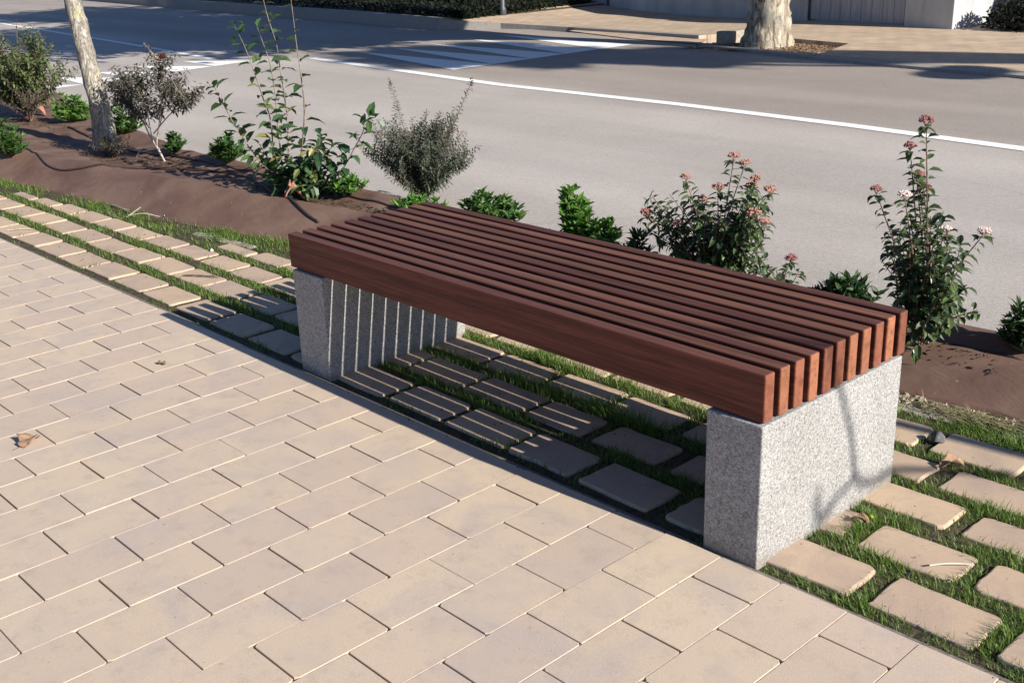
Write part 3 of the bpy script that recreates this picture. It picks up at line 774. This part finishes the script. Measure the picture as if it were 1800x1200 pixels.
# ---------------------------------------------------------------- trees
def tree(name, path, radii, tm, crown, leafm, label, group=None, nb=14, nl=5000, ls=.09, sides=14, flare=0, fine=True, cat='tree', broot=.16):
    base = path[0]; e = tag(empty(name, base), label, cat, group)
    t = MB(); P = curve(path, 18 if not fine else 44); k = len(P)
    rr = np.interp(np.linspace(0, 1, k), np.linspace(0, 1, len(radii)), radii)
    t.tube(P, list(rr), sides)
    # knobbly bark
    o0 = len(t.v)
    for i in range(k):
        for j in range(sides):
            v = np.array(t.v[i*sides+j]); d = v-P[i]; q = 1+.07*math.sin(3*j+i*.7)+.05*math.sin(5*j-i*1.3)+R.uniform(-.03, .03)
            if flare: q *= 1+flare*math.exp(-max(0, P[i][2]-base[2])/.14)*(1+.35*math.sin(j*2*PI/sides*4))
            t.v[i*sides+j] = tuple(P[i]+d*q)
    settle(t.build('trunk', tm, smooth=True), e)
    crowns = [(np.array(crown[i]), np.array(crown[i+1])) for i in range(0, len(crown), 2)]
    br, lf = MB(), MB(); anchors = []
    top = P[-1]
    for i in range(nb):
        c, rad = crowns[i % len(crowns)]
        d = rdir(-.35, 1.); tip = c+d*rad*R.uniform(.45, 1.); k0 = R.randint(int(k*.62), k-1)
        Q = curve([P[k0], P[k0]+(tip-P[k0])*.5+rdir()*.25*rad.mean()*.5+np.array([0, 0, .15*rad[2]]), tip], 9)
        r = rr[k0]*.45; br.tube(Q, [r*(1-.85*j/8) for j in range(9)], 6)
        for _ in range(5):
            a = Q[R.randint(5, 8)]; tp = a+rdir(-.4, .9)*rad.mean()*R.uniform(.2, .45); br.tube([a, (a+tp)/2+rdir()*.05, tp], [r*.3, r*.2, r*.08], 4); anchors += [a+(tp-a)*f for f in (.4, .7, 1.)]
    settle(br.build('branches', tm), e)
    for _ in range(nl):
        a = R.choice(anchors); p = a+rdir()*R.random()*rad.mean()*broot; lf.sleaf(p, rdir(), rdir(), ls*R.uniform(.6, 1.2), ls*.7)
    settle(lf.build('crown', leafm), e)
    return e
# young leaning tree at the left
b0 = bed_at(186, 262)
pA = [b0-np.array([0, 0, .06]), aty(176, 190, b0[1]+.02), aty(160, 130, b0[1]+.03), aty(143, 60, b0[1]+.04), aty(125, -8, b0[1]+.05)]
dlt = pA[-1]-pA[-2]
pA += [pA[-1]+dlt*1.5+np.array([.02, 0, .1]), pA[-1]+dlt*4.2+np.array([.1, 0, .5])]
tree('young_tree', pA, [.080, .066, .060, .057, .056, .050, .04], M_barkA, (pA[-1]+np.array([-.1, 0, .3]), (1.0, 1.0, .8)), M_crown, 'young tree with a slanting furrowed pale trunk at the left of the bed', group='trees lining the road', nb=14, nl=2600, ls=.07, sides=16, flare=.22)
# plane tree on the far pavement
b1 = atz(1346, 80, -.06)
pB = [b1+np.array([0, 0, -.12]), b1+np.array([.02, .02, .25]), b1+np.array([-.02, .05, .7]), b1+np.array([.05, .05, 1.3]), b1+np.array([.02, 0, 2.3]), b1+np.array([0, -.3, 3.6])]
tree('plane_tree', pB, [.30, .255, .235, .225, .20, .15], M_barkB, (b1+np.array([-.9, -1.6, 4.6]), (4.6, 3.4, 1.2), b1+np.array([-2.5, .6, 7.2]), (5., 2.6, 1.4), b1+np.array([-.3, -2.4, 4.7]), (3.8, 2.2, 1.)), M_crown, 'thick plane tree trunk standing in a square pit on the far pavement', group='trees lining the road', nb=75, nl=36000, ls=.24, sides=22, flare=.30, broot=.30)
# trees outside the picture whose shade falls into it
tree('plane_tree', [(8.9, 12.8, -.05), (8.8, 12.6, 2.5), (8.5, 12.0, 5.2), (8.2, 11.2, 7.4)], [.30, .26, .22, .17], M_barkB, ((7.6, 9.25, 9.0), (1.9, 1.25, .55)), M_crown, 'plane tree on the far pavement beyond the right edge of the picture', group='trees lining the road', nb=30, nl=10000, ls=.22, fine=False, broot=.24)
e = tag(empty('young_tree', (3.3, 1.30, .0)), 'bare young tree in the bed beyond the right edge of the picture', 'tree', 'trees lining the road')
t = MB(); t.tube(curve([(3.3, 1.30, -.05), (3.28, 1.28, .9), (3.24, 1.26, 1.7), (3.2, 1.22, 2.9)], 16), [.045-.0017*i for i in range(16)], 12); settle(t.build('trunk', M_barkA, smooth=True), e)
t = MB(); sv = np.array([math.cos(SUN_EL)*math.cos(SUN_AZ), math.cos(SUN_EL)*math.sin(SUN_AZ), math.sin(SUN_EL)])
def sunback(y, z, x): p = np.array([-.57, y, z]); return p+sv*((x-p[0])/sv[0])
t.tube(curve([(3.24, 1.26, 1.7), sunback(.70, .00, 3.1), sunback(.50, .035, 3.0), sunback(.425, .08, 2.9), sunback(.385, .21, 2.85), sunback(.33, .33, 2.8), sunback(.28, .44, 2.8), sunback(.22, .6, 2.9)], 30), [.013-.0002*i for i in range(30)], 8)
t.tube(curve([sunback(.425, .08, 2.9), sunback(.33, .05, 3.6), sunback(.26, .02, 4.2), sunback(.25, .10, 4.6)], 10), [.009]*4+[.013]*6, 8)
for q in range(9):
    z0 = R.uniform(2.0, 2.85); p = np.array([3.22, 1.24, z0]); d = rdir(.3, .8); d[1] = abs(d[1])*.9; t.tube(curve([p, p+d*.3, p+d*.7+np.array([0, 0, .15])], 6), [.010, .008, .007, .005, .004, .002], 5)
settle(t.build('branches', M_barkA), e)

# ---------------------------------------------------------------- far side of the street
def rp(px, py, z=ZR+.004): p = atz(px, py, z); return (p[0], p[1], z)
mb = MB()
def stripe(px, hw=.072):
    P = [np.array(rp(*p)) for p in px]
    for a, b_ in zip(P[:-1], P[1:]):
        d = nrm(b_-a); s_ = np.array([-d[1], d[0], 0])*hw; mb.add([a-s_, b_-s_, b_+s_, a+s_], [(0, 1, 2, 3)])
stripe([(548, 102), (880, 149), (1200, 184), (1500, 221), (1797, 261), (2300, 330)])
stripe([(-300, -15), (0, 41), (200, 73), (372, 103)], .05)
tag(mb.build('road_line', M_white), kind='structure')
mb = MB()
base0, base1 = np.array(rp(797, 123)), np.array(rp(1112, 78.5)); tips = [(627, 91), (687, 84), (753, 77), (817, 68), (873, 61)]
for i, tp in enumerate(tips):
    a = base0+(base1-base0)*i/5; b_ = base0+(base1-base0)*(i+1)/5; mb.add([a, b_, rp(*tp)], [(0, 1, 2)])
base0, base1 = np.array(rp(60, 161)), np.array(rp(445, 107)); tips = [(35, 152), (95, 136), (166, 127), (240, 116.5), (320, 108)]
for i, tp in enumerate(tips):
    a = base0+(base1-base0)*i/5; b_ = base0+(base1-base0)*(i+1)/5; mb.add([a, b_, rp(*tp)], [(0, 1, 2)])
tag(mb.build('crossing_marking', M_white), kind='structure')

def flagmat():
    m_, t, b = mat('far_paving'); P = wpos(t)
    br = N(t, 'ShaderNodeTexBrick', i_Scale=1., i_Color1=(.52, .40, .28, 1), i_Color2=(.44, .34, .25, 1), i_Mortar=(.28, .22, .17, 1))
    br.inputs['Mortar Size'].default_value = .006; br.inputs['Brick Width'].default_value = .24; br.inputs['Row Height'].default_value = .16
    rt = N(t, 'ShaderNodeMapping'); rt.inputs['Rotation'].default_value = (0, 0, .13); t.links.new(P, rt.inputs[0]); t.links.new(rt.outputs[0], br.inputs[0])
    c = mix(t, br.outputs[0], ramp(t, noise(t, 3, 5, .6, P), [(.3, (.85, .84, .84)), (.7, (1.1, 1.1, 1.1))]), 1., 'MULTIPLY')
    t.links.new(c, b.inputs['Base Color']); b.inputs['Roughness'].default_value = .8
    return m_
M_far = flagmat()
# pavement: front edge (picture position of the top edge, height above the road)
edge = [(-14.0, None)]
# kerb top polyline seen in the picture with its height above the road
K = [(-500, -60, .20), (0, -22, .20), (440, 9, .20), (600, 19, .20), (700, 27, .20), (768, 32, .19), (790, 36, .15), (880, 41, .09), (1000, 48, .05), (1110, 55, .045), (1228, 62.5, .06)]
top = [np.array([*atz(p[0], p[1], ZR+p[2])[:2], ZR+p[2]]) for p in K]
L0 = np.array([*atz(1228, 78, ZR+.004)[:2], ZR+.02])
mb = MB(); n_ = len(top)
def back(p): return np.array([p[0]+.45, p[1]+5.0, p[2]+.03])
right = [np.array([*atz(x_, y_, ZR+.045)[:2], ZR+.045]) for x_, y_ in ((1440, 96), (1500, 101), (1650, 114), (1797, 126), (2300, 172))]
for i in range(n_-1):
    a, b_ = top[i], top[i+1]
    if a[0] < top[5][0]-.01: continue
    mb.add([a, b_, back(b_), back(a)], [(0, 1, 2, 3)])
pitL, pitR = top[-1], right[0]
pit_back_l = np.array([*atz(1288, 59, -.04)[:2], -.035]); pit_back_r = np.array([*atz(1492, 76, -.04)[:2], -.045])
mb.add([pitL, pit_back_l, back(pit_back_l), back(pitL)], [(0, 1, 2, 3)])
mb.add([pit_back_l, pit_back_r, back(pit_back_r), back(pit_back_l)], [(0, 1, 2, 3)])
mb.add([pit_back_r, right[0], right[1], back(right[1]), back(pit_back_r)], [(0, 1, 2, 3, 4)])
for a, b_ in zip(right[1:-1], right[2:]): mb.add([a, b_, back(b_), back(a)], [(0, 1, 2, 3)])
# pit faces
for a, b_ in ((pitL, pit_back_l), (pit_back_l, pit_back_r), (pit_back_r, right[0])):
    mb.add([a, b_, (b_[0], b_[1], -.22), (a[0], a[1], -.22)], [(0, 3, 2, 1)])
tag(mb.build('sidewalk', M_far), kind='structure')
# low gutter strip in front of the dropped kerb
g0 = [np.array([*atz(x_, y_, ZR+.012)[:2], ZR+.012]) for x_, y_ in ((1000, 53.5), (1110, 63), (1228, 69))]
g1 = [np.array([*atz(x_, y_, ZR+.012)[:2], ZR+.012]) for x_, y_ in ((1000, 54.5), (1110, 68), (1228, 77.5))]
mb = MB()
for i in range(2): mb.add([g1[i], g1[i+1], g0[i+1]+np.array([0, .3, 0]), g0[i]+np.array([0, .3, 0])], [(0, 1, 2, 3)])
tag(mb.build('gutter_paving', M_far), kind='structure')
# kerb faces
mb = MB()
for a, b_ in zip(top[:-1], top[1:]):
    d = nrm(b_-a); s_ = np.array([d[1], -d[0], 0])*.002; back_ = np.array([-d[1], d[0], 0])*.14
    A, B = a+s_, b_+s_
    mb.add([(A[0], A[1], -.2), (B[0], B[1], -.2), B, A, A+back_+np.array([0, 0, .002]), B+back_+np.array([0, 0, .002])], [(0, 1, 2, 3), (3, 2, 5, 4)])
o = tag(mb.build('far_kerb', M_kerb), kind='structure')
mb = MB()
for a, b_ in zip(right[:-1], right[1:]):
    d = nrm(b_-a); f_ = np.array([d[1], -d[0], 0])
    A, B = a+f_*.16, b_+f_*.16
    mb.add([(A[0], A[1], ZR-.02), (B[0], B[1], ZR-.02), (B[0], B[1], ZR+.03), (A[0], A[1], ZR+.03), a+np.array([0, 0, .003]), b_+np.array([0, 0, .003])], [(0, 1, 2, 3), (3, 2, 5, 4)])
A, B = np.array([*atz(1228, 79, ZR+.03)[:2], ZR+.03]), right[0]
A2, B2 = A+np.array([0, .16, 0]), B+np.array([0, .0, 0]); f_ = np.array([0, -.16, 0])
mb.add([A+np.array([0, 0, -.05]), B+f_+np.array([0, 0, -.05]), B+f_, A, A2, B2], [(0, 1, 2, 3), (3, 2, 5, 4)])
tag(mb.build('low_kerb', M_kerb), kind='structure')
# soil in the tree pit
mb = MB(); c = b1
for _ in range(1500):
    x, y = c[0]+R.uniform(-1.0, 1.0), c[1]+R.uniform(-.5, .55); r = math.hypot(x-c[0], (y-c[1])*1.4)
    mb.leaf(np.array([x, y, -.105+.05*math.exp(-r*r*2)]), rdir(0, .3), UPV, R.uniform(.03, .08), R.uniform(.015, .04), .2, .3)
tag(mb.build('pit_litter', M_dryleaf), 'dry brown leaves lying in the square tree pit', 'leaf litter', kind='stuff')
mb = MB(); q = []
for i in range(25):
    for j in range(17):
        x, y = c[0]-1.05+2.1*i/24, c[1]-.55+1.2*j/16; r = math.hypot(x-c[0], (y-c[1])*1.4)
        mb.v.append((x, y, -.125+.06*math.exp(-r*r*2)+R.uniform(-.005, .005)))
for i in range(24):
    for j in range(16): mb.f.append((i*17+j, (i+1)*17+j, (i+1)*17+j+1, i*17+j+1))
tag(mb.build('pit_soil', simple('pit_earth', (.20, .15, .11), .95, 30, .4, .2, .6, .02)), kind='structure')
# loose kerb block left of the pit
p = atz(1274, 79, ZR)
mb = MB(); mb.box((-.11, -.15, 0), (.11, .35, .17), .012)
o = tag(mb.build('kerb_block', M_edging), 'short pale stone block at the left side of the tree pit', 'block'); o.location = (p[0], p[1]+.1, ZR); o.rotation_euler.z = .05

# wall with plank gate, pier, pole
wl, wr = atz(940, 13, -.02), atz(2300, 110, -.02)
wA, wB = atz(1000, 15, -.02), atz(1690, 51, -.02)
wdir = nrm(np.array([wB[0]-wA[0], wB[1]-wA[1], 0])); wn = np.array([wdir[1], -wdir[0], 0])      # towards the road
wa = math.atan2(wdir[1], wdir[0])
wall = tag(empty('boundary_wall', (wB[0], wB[1], 0), wa), 'whitewashed masonry wall with pale block joints behind the far pavement', 'wall')
mb = MB(); mb.box((-7.2, 0, -.2), (-2.62, .25, 2.0), .01); mb.box((-.90, 0, -.2), (-.14, 2.0, 2.0), .01); mb.box((-.14, 1.6, -.2), (10, 1.85, 2.0)); mb.box((-2.62, .1, 1.85), (-.90, .25, 2.0))
for zz in (.42, .84): mb.box((-.90, -.004, zz), (-.145, 0.001, zz+.012))
for i, xx in enumerate((-.40, -.62)): mb.box((xx, -.004, .0 if i % 2 else .43), (xx+.012, 0.001, .42 if i % 2 else .84))
mb.build('masonry', M_wall, wall)
gate = tag(empty('plank_gate', tuple(np.array([wB[0], wB[1], 0])+wdir*-1.76), wa), 'grey gate of upright boards set in the whitewashed wall right of the trunk', 'gate')
for i in range(9):
    mb = MB(); mb.box((-.83+i*.185, .05, -.0), (-.83+i*.185+.178, .08, 1.82), .004); mb.build('board', M_gate, gate)
for xx in (-.86, .835): mb = MB(); mb.box((xx, .03, -.015), (xx+.025, .1, 1.84)); mb.build('gate_post', M_pole, gate)
wallb = tag(empty('panel_fence', tuple(np.array([wB[0], wB[1], 0])+wdir*-7.3), wa), 'weathered grey panel fence with dark posts left of the plane tree', 'fence')
mb = MB()
for i in range(7):
    mb = MB(); mb.box((.05+i*-.9-.8, .02, 0), (.05+i*-.9, .06, 1.7), .005); mb.build('panel', M_gate, wallb)
    mb = MB(); mb.box((.06+i*-.9, -.01, -.05), (.13+i*-.9, .08, 1.8), .004); mb.build('post', M_pole, wallb)
pp = atz(884, 35, -.02)
po = tag(empty('metal_pole', (pp[0], pp[1], ZR+.1)), 'dark grey metal pole standing at the far kerb by the crossing', 'pole')
mb = MB(); mb.tube([(0, 0, 0), (0, 0, .16), (0, 0, .20), (0, 0, 3.)], [.068, .062, .046, .042], 16); mb.build('shaft', M_pole, po, True)
mb = MB(); mb.tube([(0, 0, -.02), (0, 0, .012)], .1, 16); mb.build('base_flange', M_pole, po)
# street lamp beyond the right edge; only its shadow reaches the picture
sg = tag(empty('street_lamp', (4.1, 10.0, -.06)), 'street lamp with a flat round head beyond the right edge of the picture', 'street lamp')
mb = MB(); mb.tube([(0, 0, 0), (0, 0, 2.), (0, 0, 4.02)], [.05, .04, .035], 10); mb.tube([(0, 0, 3.95), (-.35, -.12, 4.02), (-.62, -.2, 4.02)], .025, 8); mb.build('post', M_pole, sg)
mb = MB(); mb.tube([(-.82, -.25, 3.97), (-.82, -.25, 4.03), (-.82, -.25, 4.08)], [.38, .39, .2], 28); mb.build('lamp_head', M_pole, sg)

# shaded shrubs behind the left kerb and dark heap in front of the wall at the right
def heap(name, c, rx, ry, h, n, label, cat, lm=M_dark_leafy, ls=.07):
    st, lf = MB(), MB(); c = np.array(c)
    for _ in range(n):
        d = rdir(0, 1); p = c+d*np.array([rx, ry, h])*R.uniform(.3, 1.); lf.leaf(p, rdir(), rdir(), ls*R.uniform(.6, 1.3), ls*.5, .2, .4)
    for _ in range(24):
        d = rdir(.1, 1); st.tube([c+rdir()*.05, c+d*np.array([rx, ry, h])*.5+rdir()*.1, c+d*np.array([rx, ry, h])*.95], [.02, .012, .004], 5)
    return finish(name, c, st, lf, M_stem, lm, label, cat)
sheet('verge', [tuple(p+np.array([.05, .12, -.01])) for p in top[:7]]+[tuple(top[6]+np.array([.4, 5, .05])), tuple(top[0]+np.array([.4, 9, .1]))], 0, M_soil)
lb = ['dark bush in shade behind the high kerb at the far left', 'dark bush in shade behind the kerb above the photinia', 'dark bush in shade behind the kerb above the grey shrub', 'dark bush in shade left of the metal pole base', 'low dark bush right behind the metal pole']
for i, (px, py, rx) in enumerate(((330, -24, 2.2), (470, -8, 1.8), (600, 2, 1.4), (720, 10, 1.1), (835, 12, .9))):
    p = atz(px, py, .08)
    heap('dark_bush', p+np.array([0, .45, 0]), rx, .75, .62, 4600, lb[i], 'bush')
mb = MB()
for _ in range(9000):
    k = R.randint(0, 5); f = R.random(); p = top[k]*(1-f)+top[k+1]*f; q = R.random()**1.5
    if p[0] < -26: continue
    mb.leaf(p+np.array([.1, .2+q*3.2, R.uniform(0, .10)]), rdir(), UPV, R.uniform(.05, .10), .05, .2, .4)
tag(mb.build('ground_cover', M_dark_leafy), 'dark leafy ground cover added to darken the shaded verge behind the high far kerb', 'ground cover', kind='stuff')  # leaf layer added over the verge; its dark colour stands in for shade
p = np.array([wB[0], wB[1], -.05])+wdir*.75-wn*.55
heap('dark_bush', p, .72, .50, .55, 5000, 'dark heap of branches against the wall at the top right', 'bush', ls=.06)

# ---------------------------------------------------------------- loose things
def curled(name, px, z0, L, W, a, material, label, cat, seg=9, curl=.5, lift=.012, lob=True):
    p = atz(px[0], px[1], z0) if z0 is not None else bed_at(*px); mb = MB(); ns = 7
    for i in range(seg):
        t = i/(seg-1); hw = W/2*math.sin(PI*(t*.92+.05))**.7*((1+.28*math.sin(t*16)) if lob else 1)
        for j in range(ns):
            s_ = (j/(ns-1)-.5)*2
            mb.v.append(((t-.5)*L, hw*s_*math.cos(curl*s_*.8), lift*(math.sin(PI*t)*.9)+hw*abs(s_)**1.5*curl+.004*math.sin(7*t+3*s_)))
    for i in range(seg-1):
        for j in range(ns-1): mb.f.append((i*ns+j, (i+1)*ns+j, (i+1)*ns+j+1, i*ns+j+1))
    e = tag(empty(name, p+np.array([0, 0, .003]), a), label, cat)
    b_ = mb.build('blade', material, e, True); md = b_.modifiers.new('t', 'SOLIDIFY'); md.thickness = .0008
    mb = MB(); mb.tube([(-L*.5, 0, .003), (-L*.62, .004, .005), (-L*.78, .012, .002)], .0009, 4); mb.build('petiole', M_stem, e)
    return e
curled('fallen_leaf', (52, 778), .0, .075, .062, 2.2, M_dryleaf, 'large curled tan leaf lying alone on the walkway pavers', 'leaf', curl=.35, lift=.012)
curled('fallen_leaf', (64, 205), None, .16, .12, .8, M_terra, 'terracotta coloured dead leaf under the olive shrub', 'leaf', curl=.9, lift=.07)
curled('fallen_leaf', (72, 190), None, .14, .10, 2.0, M_terra, 'second terracotta dead leaf leaning above the first one', 'leaf', curl=.9, lift=.10)
curled('fallen_leaf', (516, 352), None, .10, .07, 1.3, M_terra, 'pinkish brown dead leaf at the foot of the photinia', 'leaf', curl=1.1, lift=.06)
curled('fallen_leaf', (700, 325), None, .06, .04, .4, M_dryleaf, 'small orange brown dead leaf caught in the grey shrub', 'leaf', curl=.8, lift=.03)
curled('fallen_leaf', (1672, 822), .0, .07, .045, 1., M_dryleaf, 'curled brown leaf in the joint right of the bench', 'leaf', curl=.8, lift=.015)
curled('fallen_leaf', (1512, 918), .0, .045, .03, .3, M_dryleaf, 'broken brown leaf near the foot of the right concrete block', 'leaf', curl=.6, lift=.01)
def seedpod(px, label, s_=1., a=0.):
    p = atz(px[0], px[1], .0); e = tag(empty('seed_pod', p+np.array([0, 0, .006]), a), label, 'seed pod')
    mb = MB(); mb.tube([(-.017*s_, 0, 0), (-.008*s_, 0, .003), (0, 0, 0)], [.001, .007*s_, .0015], 8)
    mb.tube([(.0, 0, 0), (.012*s_, .002, .003), (.020*s_, .002, 0)], [.0015, .008*s_, .001], 8); mb.build('husk', M_stem, e, True)
seedpod((284, 641), 'brown double seed husk lying on the walkway left of the bench', 1.0, .35)
def twig(px0, px1, r, label, z=.006, m_=None, name='twig'):
    a, b_ = atz(*px0, z), atz(*px1, z); c = (a+b_)/2; e = tag(empty(name, c), label, 'twig')
    mb = MB(); mb.tube(curve([a-c, (a-c)*.3+np.array([.003, .004, .003]), b_-c], 8), [r, r*.9, r, r*.8, r*.9, r*.7, r*.6, r*.4], 6)
    if name == 'twig': mb.tube([(a-c)*.2, (b_-c)*.5+np.array([.01, .015, .004])], r*.6, 4)
    mb.build('stick', m_ or M_stem, e); return e
twig((322, 484), (386, 487), .004, 'forked brown twig lying on a square paver left of the bench')
twig((1634, 993), (1712, 991), .0022, 'thin pale stick with dark tip on the paver at the lower right', m_=M_paledebris, name='pale_stick')
twig((12, 405), (60, 402), .003, 'thin grey twig near the left edge of the grass strip', m_=M_palestem)
twig((196, 360), (230, 374), .004, 'pale bent twig beside the brown bed on the left', m_=M_palestem)
mb = MB(); c_ = atz(245, 388, .0); mb.tube(curve([c_+np.array(q) for q in ((-.09, .06, .05), (-.1, -.02, .01), (-.03, -.05, .03), (.06, .0, .05), (.13, .06, .03), (.2, .05, .05))], 20), .0026, 6)
o = mb.build('loop', M_palestem); e = tag(empty('dry_tendril', c_), 'pale curled dry tendril lying on the grass by the bed', 'tendril'); settle(o, e)
import bmesh
def stone(px, s_, material, label, name='stone', z=0., sq=(1, .8, .75)):
    bm = bmesh.new(); bmesh.ops.create_icosphere(bm, subdivisions=3, radius=1)
    for v in bm.verts:
        n_ = v.co.normalized(); k = 1+.12*math.sin(3*n_.x+1)+.1*math.sin(4*n_.y+2*n_.z)+.05*math.sin(9*n_.x*n_.z)
        v.co = Vector((n_.x*sq[0], n_.y*sq[1], n_.z*sq[2]))*k*s_
    me = bpy.data.meshes.new(name); bm.to_mesh(me); bm.free(); me.shade_smooth(); me.materials.append(material)
    o = bpy.data.objects.new(name, me); col.objects.link(o); p = atz(px[0], px[1], z); o.location = (p[0], p[1], z+s_*sq[2]*.75); o.rotation_euler.z = R.uniform(0, 3)
    return tag(o, label, name)
stone((1648, 777), .022, M_stone, 'dark grey round stone in the grass joint right of the bench')
stone((1665, 815), .009, M_paledebris, 'tiny white pebble at the joint corner right of the bench', 'pebble')
stone((1684, 812), .008, M_paledebris, 'second tiny white pebble a little right of the first', 'pebble')
stone((372, 442), .010, M_paledebris, 'small white pebble in the grass left of the bench', 'pebble')
stone((1532, 910), .007, simple('yellow_bit', (.55, .6, .08), .5), 'tiny yellow green fruit beside the broken leaf', 'berry')
# irrigation hose along the crest of the bed
def hose(px, off, label, r=.0065):
    P = []
    for q in px:
        p = bed_at(*q); p[2] = bedz(p[0], p[1])+r*.8; P.append(p)
    Q = curve(P, 70)
    for p in Q: p[2] = bedz(p[0], p[1])+r*(.8+.5*math.sin(p[0]*4+off))
    e = tag(empty('irrigation_hose', Q[0]), label, 'hose', 'irrigation hoses on the bed'); mb = MB(); mb.tube(Q, r, 8); settle(mb.build('pipe', M_hose, None, True), e)
hose([(-60, 245), (40, 262), (85, 292), (140, 298), (230, 297), (330, 300), (440, 315), (520, 360), (560, 392)], 0, 'brown irrigation hose winding along the front crest of the bed on the left')
hose([(120, 225), (210, 262), (330, 280), (430, 300), (540, 330), (640, 352), (735, 372)], 1, 'brown irrigation hose running behind the photinia towards the bench')
hose([(1585, 600), (1660, 606), (1720, 618), (1800, 640), (1900, 668)], 2, 'brown irrigation hose on the bed crest right of the bench')
